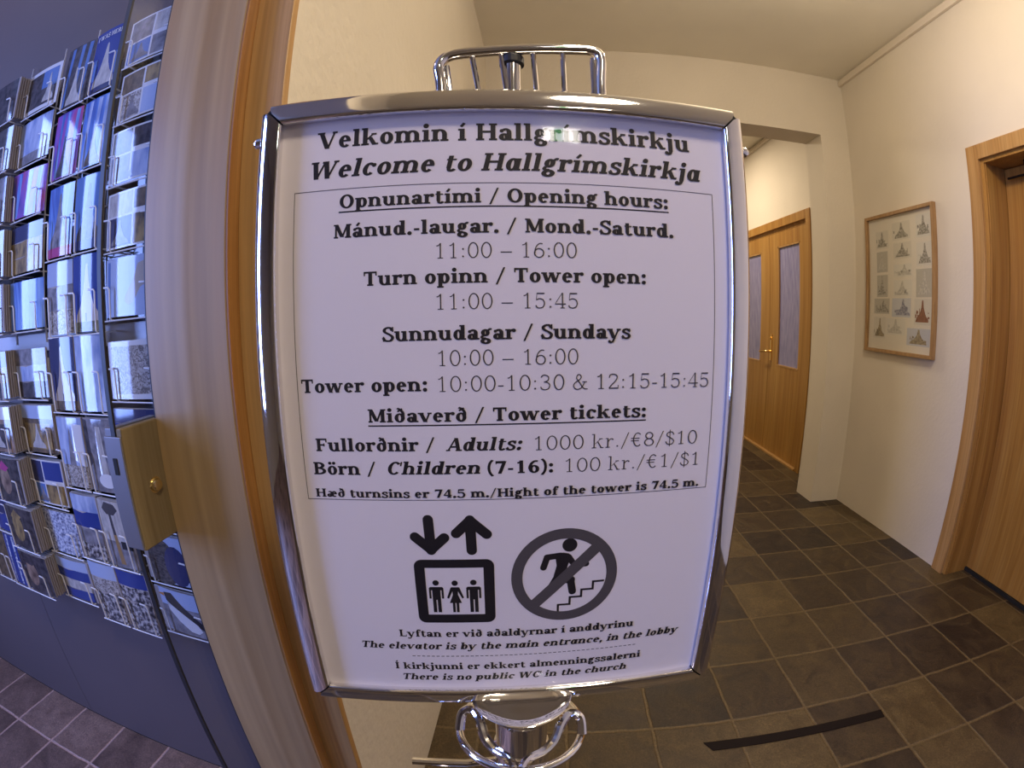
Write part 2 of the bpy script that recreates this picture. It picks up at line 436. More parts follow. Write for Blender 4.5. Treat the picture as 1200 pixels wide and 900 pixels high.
# lit exit sign hanging behind, reflected in the cover sheet
EX = empty('exit_sign', (1.02, -2.92, 2.66), 'lit white and green emergency sign hanging behind, mirrored in the notice cover', 'sign')
m = MB(); m.box(.86, 1.18, -2.96, -2.925, 2.70, 2.88); m.build('housing', M_RUBW, EX, bevel=.003)
def emit(name, c, k):
    mt = mat(name, c, .5); b_ = mt.node_tree.nodes['Principled BSDF']; b_.inputs['Emission Color'].default_value = c; b_.inputs['Emission Strength'].default_value = k; return mt
m = MB(); m.box(.87, .97, -2.925, -2.922, 2.71, 2.87); m.build('lit_panel', emit('sign_white_light', (1,.95,.88,1), 24), EX)
m = MB(); m.box(1.05, 1.17, -2.925, -2.922, 2.71, 2.87); m.build('lit_panel', emit('sign_white_light', (1,.95,.88,1), 24), EX)
m = MB(); m.box(.975, 1.045, -2.925, -2.922, 2.71, 2.87); m.build('green_panel', emit('sign_green_light', (.12,.60,.20,1), 9), EX)

# dark strip lying on the slate
m = MB()
q = [(.484,.910),(.505,.876),(1.108,.864),(1.114,.896)]
m.add([(x,y,.0004) for x,y in q]+[(x,y,.003) for x,y in q], [(4,5,6,7),(0,1,5,4),(1,2,6,5),(2,3,7,6),(3,0,4,7),(3,2,1,0)])
tag(m.build('floor_strip', M_STRIP, origin=(.8,.887,0)), 'dark brown rubber strip lying across the slate floor tiles', 'strip')

# ------------------------------------------------------------------ framed picture of little church sketches on the right wall
PY0, PY1, PZ0, PZ1 = 1.905, 2.500, 1.028, 1.838
root = empty('framed_picture', (XR, (PY0+PY1)/2, PZ0), 'oak framed sheet of small church drawings on the cream wall', 'picture')
fw, fd = .020, .030
m = MB()
m.box(XR-fd, XR-.002, PY0, PY0+fw, PZ0, PZ1); m.box(XR-fd, XR-.002, PY1-fw, PY1, PZ0, PZ1)
m.box(XR-fd, XR-.002, PY0+fw, PY1-fw, PZ0, PZ0+fw); m.box(XR-fd, XR-.002, PY0+fw, PY1-fw, PZ1-fw, PZ1)
m.build('frame', M_FRAMEW, root, bevel=.002)
M_MAT = mat('mat_board', (.90,.81,.68,1), .7)
m = MB(); m.box(XR-.010, XR-.004, PY0+fw, PY1-fw, PZ0+fw, PZ1-fw); m.build('mount_board', M_MAT, root)
m = MB(); m.box(XR-.022, XR-.020, PY0+fw, PY1-fw, PZ0+fw, PZ1-fw); m.build('glass_pane', M_GLASS, root)
rnd = random.Random(5)
def pic(u, v):   # u 0..1 left to right as seen, v 0..1 top to bottom
    return PY1 - u*(PY1-PY0), PZ1 - v*(PZ1-PZ0)
sk_paper = [mat('sketch_paper_%s' % n, c, .7) for n, c in (('warm',(.80,.73,.62,1)),('grey',(.60,.55,.46,1)),('blue',(.66,.65,.68,1)),('pale',(.84,.78,.68,1)))]
sk_ink = [noise_mat('sketch_wash_%s' % n, [(.35,a),(.65,b)], (90,90,90), 3, rough=.7) for n, a, b in
          (('grey',(.20,.18,.14,1),(.62,.56,.47,1)),('pale',(.50,.46,.40,1),(.78,.72,.62,1)),('red',(.22,.07,.03,1),(.34,.13,.06,1)),('blue',(.18,.18,.28,1),(.50,.49,.55,1)),('brown',(.22,.15,.08,1),(.55,.46,.30,1)))]
def sketch(u0, u1, v0, v1, paper, ink, style):
    w, h = u1-u0, v1-v0
    m = MB()
    def P(a, b, d): y, z = pic(u0 + a*w, v0 + b*h); return (XR-d, y, z)
    m.mi = 0; m.poly([P(0,0,.0106), P(1,0,.0106), P(1,1,.0106), P(0,1,.0106)])
    m.mi = 1
    tops = {0: [.50], 1: [.48], 2: [.52], 3: [.6]}[style]
    for t in tops:   # stepped tower with flanking wings
        pts = [(t-.035,.06),(t+.035,.06),(t+.07,.34),(t+.13,.5),(t+.2,.66),(t+.34,.78),(t+.36,.9),(t-.40,.9),(t-.34,.74),(t-.2,.62),(t-.12,.48),(t-.07,.34)]
        m.poly([P(max(.02,min(.98,a)), b, .0110) for a, b in pts])
    for k in range(9):
        a = rnd.uniform(.05,.85); b = rnd.uniform(.55,.9); ww = rnd.uniform(.03,.12); hh = rnd.uniform(.04,.22)
        m.poly([P(a, b-hh, .0112), P(a+ww, b-hh*.8, .0112), P(a+ww*.9, b, .0112), P(a, b, .0112)])
    if style == 3:
        m.poly([P(.15,.62,.0111), P(.85,.55,.0111), P(.85,.66,.0111), P(.15,.74,.0111)])
    m.build('drawing', [sk_paper[paper], sk_ink[ink]], root)
SK = [(.14,.34,.12,.25,0,0,0),(.15,.32,.27,.42,1,1,1),(.15,.32,.44,.60,1,0,1),(.11,.35,.61,.72,1,0,3),(.11,.30,.745,.90,0,4,2),
      (.40,.66,.08,.205,0,0,2),(.41,.67,.225,.335,0,0,0),(.41,.67,.375,.46,3,1,3),(.41,.67,.485,.60,3,1,1),(.39,.66,.61,.74,2,3,3),(.31,.59,.75,.865,3,1,0),
      (.74,.95,.06,.21,3,0,1),(.74,.95,.245,.40,3,0,2),(.73,.95,.42,.605,1,1,0),(.71,.94,.615,.785,0,2,1),(.62,.93,.81,.925,2,4,2)]
for s in SK: sketch(*s)

# ------------------------------------------------------------------ glass door edge and its lock
GX = -.531
root = empty('glass_door', (GX, .44, 0), 'clear glass door seen nearly edge-on beside the wooden post, with a lock box', 'door')
m = MB(); m.box(GX-.004, GX+.004, .406, .498, .006, CEIL-.012); m.build('glass_pane', M_GLASS, root)
m = MB(); m.box(GX-.0042, GX+.0042, .4025, .406, .006, CEIL-.012); m.build('edge_seal', M_BLACK, root)
z_t, z_b = CAM_H-.116, CAM_H-.283
m = MB(); m.box(GX+.0045, GX+.016, .404, .49, z_b, z_t); lk = m.build('lock_box', M_LOCK, root, bevel=.0015)
m = MB(); m.box(GX-.019, GX-.0045, .404, .49, z_b, z_t)
m.box(GX-.019, GX+.016, .4005, .4035, z_b+.002, z_t-.010)
m.build('strike_plate', M_STEEL, root, bevel=.001)
m = MB(); m.box(GX-.006, GX+.002, .3995, .4010, z_t-.060, z_t-.038); m.build('latch_slot', M_RECESS_SHADE, root)
m = MB(); m.lathe([(0,.007),(.004,.0072),(.0075,.006),(.009,.003),(.0092,0),(.0115,0),(.0115,-.001)], (GX+.0162, .448, CAM_H-.203), 24, Vector((1,0,0)))
m.build('lock_cylinder', M_GOLD, root, smooth=True)
# ------------------------------------------------------------------ postcard racks
def pmat(name, stops, scale=(30,30,30), detail=4, nscale=1, distortion=0):
    return noise_mat('print_'+name, stops, scale, detail, rough=.6, coat=.9, coat_rough=.07, nscale=nscale, distortion=distortion, spec=.1)
def flat(name, c): return mat('print_'+name, c, .6, spec=.1, coat=.9, coat_rough=.07)
PC = dict(
 white=flat('white', (.74,.73,.74,1)), blue=flat('deep_blue', (.020,.045,.25,1)), sky=flat('sky', (.10,.20,.48,1)), navy=flat('navy', (.022,.028,.11,1)),
 pale=flat('pale_blue', (.42,.50,.70,1)), stone=pmat('stone', [(.35,(.38,.35,.33,1)),(.65,(.60,.56,.52,1))], (90,90,40)),
 dark=pmat('dark', [(.35,(.018,.016,.022,1)),(.65,(.09,.075,.085,1))], (60,60,60)), grey=pmat('grey', [(.3,(.10,.095,.11,1)),(.7,(.34,.32,.35,1))], (45,45,45)),
 brown=pmat('brown', [(.3,(.05,.035,.025,1)),(.7,(.22,.15,.085,1))], (70,70,70)), gold=pmat('gold', [(.3,(.05,.035,.03,1)),(.62,(.42,.28,.10,1))], (60,60,30)),
 green=pmat('moss', [(.3,(.06,.06,.025,1)),(.7,(.26,.22,.10,1))], (50,50,50)),
 aurora=pmat('aurora', [(.3,(.03,.06,.30,1)),(.5,(.12,.25,.65,1)),(.7,(.32,.50,.85,1))], (30,30,5), 3, distortion=1),
 pink=pmat('pink_aurora', [(.32,(.04,.06,.32,1)),(.47,(.26,.10,.50,1)),(.6,(.48,.06,.22,1)),(.75,(.32,.16,.62,1))], (16,16,9), 2),
 crowd=pmat('crowd', [(.40,(.02,.018,.022,1)),(.50,(.16,.14,.15,1)),(.62,(.55,.52,.50,1))], (95,95,95), 3),
 speck=pmat('speckle', [(.36,(.10,.11,.20,1)),(.5,(.42,.46,.60,1)),(.64,(.74,.76,.84,1))], (120,120,150), 4),
 knit=pmat('knit', [(.40,(.16,.135,.12,1)),(.5,(.40,.36,.33,1)),(.62,(.56,.52,.49,1))], (110,110,110), 3, distortion=2),
 ice=pmat('ice', [(.35,(.22,.30,.55,1)),(.6,(.52,.60,.80,1))], (40,40,14), 3), fur=pmat('fur', [(.38,(.012,.011,.014,1)),(.62,(.09,.075,.07,1))], (90,90,200), 3),
 wood=flat('handle_wood', (.34,.20,.07,1)), iron=flat('iron', (.07,.065,.075,1)), black=flat('black', (.012,.012,.016,1)), skin=pmat('skin', [(.35,(.10,.06,.045,1)),(.65,(.40,.27,.19,1))], (30,30,30), 2),
 beige=flat('beige', (.50,.42,.34,1)), orange=flat('orange', (.55,.22,.03,1)), magenta=flat('magenta', (.45,.05,.22,1)),
 edge=noise_mat('card_edge', [(.35,(.30,.255,.235,1)),(.65,(.44,.385,.36,1))], (2,700,2), 2, rough=.7), back=mat('card_back', (.66,.63,.62,1), .6))

def card_mesh(art, w, h, seed, t=.0011):
    """front face at y=0 (art in thin print layers), body behind; origin at bottom centre"""
    rn = random.Random(seed); m = MB(); mats = []
    def use(k):
        if PC[k] not in mats: mats.append(PC[k])
        m.mi = mats.index(PC[k])
    layer = [0]
    def q(pts, k):   # pts in 0..1 card coordinates, y up
        use(k); layer[0] += 1; d = -.00006*layer[0]
        m.poly([((a-.5)*w, d, b*h) for a, b in pts])
    def r(a0, a1, b0, b1, k): q([(a0,b0),(a1,b0),(a1,b1),(a0,b1)], k)
    def ell(a, b, ra, rb, k, n=18): q([(a+ra*cos(2*pi*i/n), b+rb*sin(2*pi*i/n)) for i in range(n)], k)
    def church(a, b0, b1, s, k):
        H = b1-b0
        q([(a-.03*s,b1),(a,b1+.04*H),(a+.03*s,b1),(a+.07*s,b0+.72*H),(a+.12*s,b0+.5*H),(a+.2*s,b0+.3*H),(a+.34*s,b0+.14*H),(a+.36*s,b0),(a-.36*s,b0),(a-.34*s,b0+.14*H),(a-.2*s,b0+.3*H),(a-.12*s,b0+.5*H),(a-.07*s,b0+.72*H)], k)
    use('edge'); m.box(-w/2, w/2, .00002, t, 0, h)
    base = art[0]
    if base == 'church':          # (church, sky, tower, ground)
        r(0,1,0,1,art[1]); church(.52,.12,.86,1.1,art[2]); r(0,1,0,.13,art[3])
        r(.47,.50,.13,.24,'dark')
    elif base == 'banner':        # tall blue card with words above a tower
        r(0,1,0,1,'blue'); church(.5,.08,.74,1.0,'stone'); r(0,1,0,.08,'navy'); r(.02,.2,.2,.55,'sky'); r(.78,.98,.2,.55,'sky')
        lay = text_polys('I WAS HERE', 'B')
        use('white'); x0, x1 = lay[1], lay[2]
        for p in lay[0]:
            m.poly([((.08+.84*(x-x0)/(x1-x0)-.5)*w, -.0012, (.86+.075*y/100)*h) for x, y in p])
    elif base == 'collage':       # (collage, four prints)
        r(0,1,0,1,'white'); g = .035
        xs = rn.uniform(.42,.6); ys = rn.uniform(.44,.56)
        r(g,xs-g/2,ys+g/2,1-g,art[1]); r(xs+g/2,1-g,ys+g*2.2,1-g,art[2]); r(g,xs-g/2,g,ys-g/2,art[3]); r(xs+g/2,1-g,g,ys-g/2,art[4])
        church(.3,g+.03,ys-.08,.5,'grey')
    elif base == 'framed':        # white border
        r(0,1,0,1,'white'); r(.07,.93,.09,.91,art[1])
        if len(art) > 2: r(.52,.93,.48,.91,art[2]); church(.74,.15,.80,.4,'stone')
    elif base == 'plain':
        r(0,1,0,1,art[1])
        if len(art) > 2: r(0,1,0,.22,art[2])
    elif base == 'bands':         # horizontal bands bottom to top
        n = len(art)-1
        for i, k in enumerate(art[1:]):
            b0, b1 = i/n, (i+1)/n
            q([(0,b0),(1,b0),(1,b1),(.7,b1+.02*(i<n-1)),(.4,b1-.03*(i<n-1)),(0,b1)], k)
    elif base == 'streaks':       # vertical light streaks
        r(0,1,0,1,art[1])
        for i in range(3):
            a = .12+.3*i+rn.uniform(-.05,.05); q([(a,.02),(a+.1,.02),(a+.2,.98),(a+.08,.98)], art[2])
        if len(art) > 3: church(.5,.02,.6,.7,art[3])
    elif base == 'map':
        r(0,1,0,1,'pale'); q([(.5,.2),(.62,.3),(.7,.45),(.86,.55),(.92,.75),(.8,.9),(.66,.86),(.6,.66),(.52,.5),(.42,.34)], 'beige'); ell(.5,.28,.09,.09,'beige'); r(.04,.1,.05,.95,'sky')
    elif base == 'bird':
        r(0,1,0,1,'grey'); r(0,1,.62,1,'pale'); q([(.18,.9),(.34,.93),(.5,.7),(.75,.42),(.95,.22),(.9,.14),(.66,.3),(.4,.52),(.2,.72)], 'black')
        q([(.2,.70),(.34,.60),(.55,.44),(.72,.3),(.78,.16),(.7,.08),(.56,.1),(.36,.3),(.22,.52)], 'white'); q([(.02,.84),(.18,.88),(.18,.8)], 'orange')
    elif base == 'animal':
        r(0,1,0,1,'pale'); ell(.34,.45,.36,.5,'fur'); ell(.64,.4,.22,.42,'navy'); r(0,.3,0,.98,'fur')
    elif base == 'hammer':
        r(0,1,0,1,'grey'); r(0,1,.40,1,'stone'); q([(.42,.05),(.58,.05),(.46,.8),(.38,.8)], 'wood'); q([(.16,.88),(.3,.98),(.62,.96),(.72,.88),(.56,.8),(.3,.8)], 'iron'); q([(.40,.5),(.50,.5),(.46,.84),(.38,.84)], 'iron')
        r(.6,.95,.3,.42,'black')
    elif base == 'valley':        # pale V of light
        r(0,1,0,1,'ice'); q([(.36,.3),(.62,.3),(.52,.92)], 'grey'); r(0,1,0,.32,'knit'); q([(.6,.4),(.95,.3),(.98,.9),(.66,.92)], 'white')
    elif base == 'fall':
        r(0,1,0,1,'grey'); q([(.4,.08),(.72,.06),(.62,.9),(.46,.9)], 'stone'); ell(.6,.16,.28,.1,'white'); q([(0,.3),(.2,.4),(.16,.98),(0,1)], 'dark')
    elif base == 'top':           # light strip above a picture
        r(0,1,0,1,art[1]); r(0,1,.72,1,art[2]); 
        if len(art) > 3: r(.1,.9,.08,.62,art[3]); church(.5,.1,.6,.6,'stone')
    elif base == 'face':
        r(0,1,0,1,'dark'); ell(.42,.5,.2,.34,art[1]); q([(.2,.75),(.4,.95),(.62,.8),(.5,.7)], art[2])
    return m, mats, t

def solid_back(h): return None
# ---- lettering strokes (used by the sign and by one card)
class Pen:
    def __init__(self, wt):
        self.p = []
        self.wx, self.wy, self.ws, self.so = {'B': (24.5, 12.5, 11, 8), 'L': (8.6, 6.4, 5.4, 11)}[wt]
    def rect(self, x0, x1, y0, y1): self.p.append([(x0,y0),(x1,y0),(x1,y1),(x0,y1)])
    def stem(self, x, y0, y1, k=1): self.rect(x-self.wx*k/2, x+self.wx*k/2, y0, y1)
    def ser(self, x, y, l=1, r=1, k=1):
        s = self.ws; y0, y1 = (y, y+s) if y < 40 else (y-s, y)
        self.rect(x-self.wx*k/2-self.so*l, x+self.wx*k/2+self.so*r, y0, y1)
    def bar(self, x0, x1, y): self.rect(x0, x1, y-self.wy/2, y+self.wy/2)
    def arc(self, x0, y0, x1, y1, a0=0, a1=360, k=1):
        n = max(6, int(abs(a1-a0)/14)); cx, cy = (x0+x1)/2, (y0+y1)/2; A, B = (x1-x0)/2, (y1-y0)/2
        a, b = max(1, A-self.wx*k), max(1, B-self.wy)
        for i in range(n):
            t0, t1 = radians(a0+(a1-a0)*i/n), radians(a0+(a1-a0)*(i+1)/n)
            self.p.append([(cx+A*cos(t0),cy+B*sin(t0)),(cx+A*cos(t1),cy+B*sin(t1)),(cx+a*cos(t1),cy+b*sin(t1)),(cx+a*cos(t0),cy+b*sin(t0))])
    def dia(self, xa, ya, xb, yb, k=1):
        w = self.wx*k/2*1.04; self.p.append([(xa-w,ya),(xa+w,ya),(xb+w,yb),(xb-w,yb)])
    def path(self, pts, k=.85):
        # smooth curve, elliptical pen
        out = []
        P = [pts[0]] + list(pts) + [pts[-1]]
        for i in range(1, len(P)-2):
            for s in range(5):
                t = s/5
                out.append(tuple(.5*((2*P[i][c]) + (-P[i-1][c]+P[i+1][c])*t + (2*P[i-1][c]-5*P[i][c]+4*P[i+1][c]-P[i+2][c])*t*t + (-P[i-1][c]+3*P[i][c]-3*P[i+1][c]+P[i+2][c])*t**3) for c in (0,1)))
        out.append(pts[-1])
        a, b = self.wx*k/2, self.wy/2*(1.0 if k < 1 else 1.1)
        L = []
        for i in range(len(out)):
            p0, p1 = out[max(i-1,0)], out[min(i+1,len(out)-1)]
            dx, dy = p1[0]-p0[0], p1[1]-p0[1]; l = math.hypot(dx,dy) or 1
            nx, ny = -dy/l, dx/l; q = math.hypot(a*nx, b*ny)
            ox, oy = a*a*nx/q, b*b*ny/q
            L.append(((out[i][0]+ox,out[i][1]+oy),(out[i][0]-ox,out[i][1]-oy)))
        for i in range(len(L)-1): self.p.append([L[i][0],L[i+1][0],L[i+1][1],L[i][1]])
    def dot(self, x, y, k=1):
        r = max(self.wx*.58, 6)*k
        self.p.append([(x+r*cos(2*pi*i/12), y+r*sin(2*pi*i/12)) for i in range(12)])
    def arch(self, xa, xb, top=72):
        self.arc(xa-self.wx/2, 8, xb+self.wx/2, top, 0, 160); self.stem(xb, 0, 41)
    def acute(self, x, y): self.path([(x-6,y),(x+3,y+11),(x+11,y+22)], .62)

def glyph(c, wt, it):
    g = Pen(wt); wx = g.wx
    d = None
    if c == ' ': d = 38
    elif c == 'V': g.dia(16,100,52,0); g.dia(90,100,54,0,.45); g.ser(16,100); g.ser(90,100,1,1,.45); d = 106
    elif c == 'v': g.dia(14,70,42,0); g.dia(70,70,43,0,.45); g.ser(14,70,.8,.8); g.ser(70,70,1,1,.45); d = 84
    elif c == 'W':
        g.dia(16,100,42,0); g.dia(70,100,43,0,.45); g.dia(74,100,100,0); g.dia(128,100,101,0,.45); g.ser(16,100); g.ser(72,100,.6,.6); g.ser(128,100,1,1,.45); d = 146
    elif c == 'w':
        g.dia(14,70,36,0); g.dia(58,70,37,0,.45); g.dia(60,70,82,0); g.dia(106,70,83,0,.45); g.ser(14,70,.7,.7); g.ser(60,70,.4,.4); g.ser(106,70,1,1,.45); d = 120
    elif c == 'y':
        g.dia(14,70,42,0); g.dia(72,70,38,-14,.45); g.ser(14,70,.8,.8); g.ser(72,70,1,1,.45); g.path([(41,-4),(32,-22),(20,-27),(10,-22)],.6); g.dot(12,-21,.7); d = 86
    elif c in 'oóöðO':
        if c == 'O': g.arc(5,-2,99,102); d = 104
        elif c == 'ð':
            g.arc(4,-2,70,68); g.path([(22,104),(40,96),(58,72),(59,40)],.8); g.path([(24,80),(38,90),(56,100)],.5); d = 76
        else:
            g.arc(4,-2,72,72); d = 76
            if c == 'ö': g.dot(24,92,.85); g.dot(52,92,.85)
    elif c == 'e': g.arc(4,-2,68,72,0,318); g.rect(10,66,33,33+g.wy*.85); d = 72
    elif c == 'c': g.arc(4,-2,68,72,48,318); g.dot(57,56,.8); d = 70
    elif c == 'C': g.arc(5,-2,92,102,42,318); g.rect(80,80+max(6,g.wy*.8),66,100); d = 96
    elif c == 'l': g.stem(22,0,103); g.ser(22,0); g.ser(22,103,1,0); d = 45
    elif c == 'L': g.stem(22,0,100); g.ser(22,0); g.ser(22,100); g.rect(14,80,0,g.wy); g.rect(74,80,0,30); d = 86
    elif c in 'ií':
        g.stem(22,0,70); g.ser(22,0); g.ser(22,70,1,0); d = 45
        if c == 'i': g.dot(21,93)
        else: g.acute(21,82)
    elif c in 'IÍ':
        g.stem(26,0,100); g.ser(26,0); g.ser(26,100); d = 52
        if c == 'Í': g.acute(24,107)
    elif c == 'j':
        g.stem(24,-8,70); g.ser(24,70,1,0); g.dot(23,93); g.path([(24+wx*.08,-4),(20,-20),(8,-26),(-2,-22)],.8); g.dot(1,-19,.75); d = 44
    elif c == 'k':
        g.stem(20,0,103); g.ser(20,0); g.ser(20,103,1,0); g.dia(66,70,26,30,.5); g.dia(44,46,70,0,.95); g.ser(64,70,.7,.9,.6); g.ser(72,0,.7,.8,.8); d = 90
    elif c in 'nhm':
        t = 103 if c == 'h' else 70
        g.stem(20,0,t); g.ser(20,0); g.ser(20,t,1,0); g.arch(20,66); g.ser(66,0); d = 88
        if c == 'm': g.arch(66,112); g.ser(112,0); d = 134
    elif c == 'u':
        g.stem(20,28,70); g.ser(20,70,1,0); g.arc(20-wx/2,-2,64+wx/2,62,180,345); g.stem(64,0,70); g.ser(64,70,1,0); g.ser(64,0,0,1); d = 88
    elif c == 'r': g.stem(20,0,70); g.ser(20,0,1,1.1); g.ser(20,70,1,0); g.path([(22,44),(34,60),(50,66)],.55); g.dot(53,60,.92); d = 65
    elif c in 'aá':
        if it: g.arc(4,-2,66,72); g.stem(60,0,70,.95); g.ser(60,0,0,.9); g.ser(60,70,.2,.2); d = 80
        else:
            g.arc(10,20,55+wx/2,72,0,140); g.stem(55,4,48); g.arc(4,-2,58,42); g.ser(56,0,0,1.1); g.dot(18,56,.75); d = 76
        if c == 'á': g.acute(36,82)
    elif c == 'æ':
        g.arc(8,20,50+wx/2,72,0,140); g.stem(50,4,50); g.arc(4,-2,56,42); g.arc(48,-2,104,72,0,318); g.rect(54,102,33,33+g.wy*.85); d = 108
    elif c == 'd': g.arc(4,-2,66,72); g.stem(62,0,103); g.ser(62,103,1,0); g.ser(62,0,0,1); d = 84
    elif c == 'b': g.stem(20,0,103); g.ser(20,103,1,0); g.arc(14,-2,76,72); d = 80
    elif c == 'p': g.stem(20,-30,70); g.ser(20,70,1,0); g.ser(20,-30); g.arc(14,-2,78,72); d = 82
    elif c == 'g':
        g.arc(8,22,62,72); g.arc(4,-32,70,10); g.path([(20,26),(12,16),(22,8),(40,8)],.7); g.path([(54,64),(64,72),(74,70)],.6); d = 76
    elif c == 's': g.path([(54,52),(46,64),(32,67),(17,60),(17,47),(30,39),(46,31),(54,20),(48,7),(32,2),(16,6),(8,18)],.80); g.rect(51,51+max(5,g.wy*.7),46,71); g.rect(6,6+max(5,g.wy*.7),-1,24); d = 64
    elif c in 'S$':
        g.path([(66,74),(56,92),(38,96),(18,86),(17,68),(34,56),(54,44),(67,28),(58,8),(38,3),(18,8),(8,26)],.82); d = 76
        if c == 'S': g.rect(64,64+max(5,g.wy*.75),66,101); g.rect(5,5+max(5,g.wy*.75),-1,34)
        else: g.rect(37-g.wy*.45,37+g.wy*.45,-13,112)
    elif c == 'H': g.stem(22,0,100); g.stem(86,0,100); g.bar(22,86,51); [g.ser(x,y) for x in (22,86) for y in (0,100)]; d = 108
    elif c == 'M':
        g.stem(20,0,100,.5); g.dia(22,100,60,8); g.dia(96,100,62,8,.5); g.stem(100,0,100); g.ser(20,0,1,1,.5); g.ser(100,0); g.ser(20,100,1,.2,.6); g.ser(100,100,.2,1); d = 122
    elif c == 'T': g.stem(48,0,100); g.ser(48,0); g.rect(6,90,100-g.wy,100); g.rect(6,6+g.wy*.7,70,100); g.rect(90-g.wy*.7,90,70,100); d = 94
    elif c == 'F': g.stem(22,0,100); g.ser(22,0); g.ser(22,100,1,0); g.rect(20,80,100-g.wy,100); g.rect(80-g.wy*.7,80,70,100); g.bar(22,58,50); g.rect(55,55+g.wy*.7,38,62); d = 84
    elif c == 'A': g.dia(52,100,18,0,.45); g.dia(54,100,88,0); g.bar(28,76,32); g.ser(18,0,1,1,.45); g.ser(88,0); d = 106
    elif c == 'B':
        g.arc(-6,47,84,100,-90,90); g.arc(-8,0,92,57,-90,90); g.rect(20,42,100-g.wy,100); g.rect(20,42,0,g.wy); g.rect(20,42,47,47+g.wy)
        g.p = [[(max(x,20),y) for x,y in q] for q in g.p]
        g.stem(24,0,100); g.ser(24,0,1,0); g.ser(24,100,1,0); d = 96
    elif c == 'E': g.stem(22,0,100); g.ser(22,0,1,0); g.ser(22,100,1,0); g.rect(20,80,100-g.wy,100); g.rect(20,82,0,g.wy); g.bar(22,60,50); g.rect(74,81,68,100); g.rect(76,83,0,32); d = 90
    elif c == 'R': g.stem(22,0,100); g.arc(-2,44,84,100,-92,92); g.dia(52,48,84,0); g.ser(22,0); g.ser(86,0,.2,.8); g.p = [[(max(x,12),y) for x,y in q] for q in g.p]; d = 96
    elif c == 't': g.stem(24,18,88,.95); g.rect(6,54,62,70); g.path([(24,22),(28,6),(40,3),(54,12)],.8); d = 58
    elif c == 'f': g.stem(24,0,84); g.ser(24,0,1,1.1); g.rect(6,52,62,70); g.path([(24,80),(30,97),(44,99),(56,94)],.75); g.dot(52,91,.7); d = 54
    elif c == '.': g.dot(18,9,1.0); d = 36
    elif c == ',': g.dot(18,9,1.0); g.path([(24,6),(22,-8),(12,-18)],.5); d = 36
    elif c == ':': g.dot(20,10,1.0); g.dot(20,58,1.0); d = 42
    elif c == '/': g.dia(8,-14,56,106,.48 if wt == 'B' else .75); d = 66
    elif c == '-': g.rect(6,40,28,28+g.wy*1.15); d = 46
    elif c == '–': g.rect(8,82,32,32+g.wy*1.0); d = 90
    elif c == '(': g.path([(38,108),(20,84),(13,46),(20,8),(38,-18)],.75); d = 44
    elif c == ')': g.path([(6,108),(24,84),(31,46),(24,8),(6,-18)],.75); d = 44
    elif c == '0': g.arc(7,-2,77,102); d = 84
    elif c == '1': g.stem(44,0,100); g.ser(44,0,1.3,1.3); g.path([(40,94),(30,84),(18,82)],.5); d = 84
    elif c == '2': g.path([(12,74),(18,92),(38,97),(60,90),(65,72),(52,50),(28,26),(12,6)],.85); g.rect(9,74,0,g.wy*1.2); g.rect(70,75,0,24); d = 84
    elif c == '3': g.path([(13,82),(24,95),(42,97),(60,86),(60,66),(44,55),(32,53)],.85); g.path([(32,53),(56,48),(69,30),(60,8),(38,2),(18,8),(11,22)],.85); d = 84
    elif c == '4': g.stem(56,0,100,.95); g.ser(56,0); g.dia(54,100,8,30,.5); g.bar(6,78,28); d = 84
    elif c == '5': g.rect(18,68,100-g.wy*1.3,100); g.path([(19,98),(16,72),(15,52)],.4); g.path([(15,54),(34,62),(58,55),(68,32),(58,9),(36,2),(18,7),(11,20)],.85); d = 84
    elif c == '6': g.path([(66,90),(46,92),(26,76),(15,50),(14,30)],.85); g.arc(7,-2,76,62); d = 84
    elif c == '7': g.rect(10,74,100-g.wy*1.5,100); g.dia(70,98,36,0,.95); g.rect(10,16,74,100); d = 82
    elif c == '8': g.arc(13,50,71,102); g.arc(7,-2,77,56); d = 84
    elif c == '€': g.arc(18,-2,84,102,48,312); g.bar(4,64,60); g.bar(4,60,42); d = 88
    elif c == '&': g.path([(92,2),(74,10),(46,50),(30,74),(38,96),(54,95),(60,78),(46,62),(20,44),(10,24),(22,4),(44,1),(66,16),(80,42),(84,50)],.75); g.rect(68,98,47,47+g.ws); g.rect(82,104,0,g.ws); d = 106
    if d is None: raise ValueError('no glyph '+c)
    if it: g.p = [[(x+.21*y, y) for x, y in q] for q in g.p]
    return g.p, d

def text_polys(s, wt):
    it = wt == 'I'; wt = 'B' if it else wt
    x = 0; out = []
    for c in s:
        p, d = glyph(c, wt, it)
        out += [[(a+x, b) for a, b in q] for q in p]
        x += d + 3
    xs = [a for q in out for a, b in q]
    return out, min(xs), max(xs)

# ---- where every pocket is (metres; heights are from the floor)
LAND_Z = [.524, .401, .278, .155, .032, -.116, -.239, -.362, -.485, -.608]
PORT_Z = [.498, .335, .170, .012, -.142, -.305, -.472, -.633]
COLS = {'A': (-.782, 'L'), 'b': (-.898, 'P'), 'a': (-1.003, 'P'), 'C': (-1.157, 'L'), 'D': (-1.300, 'L'), 'f': (-1.420, 'P'), 'e': (-1.525, 'P')}
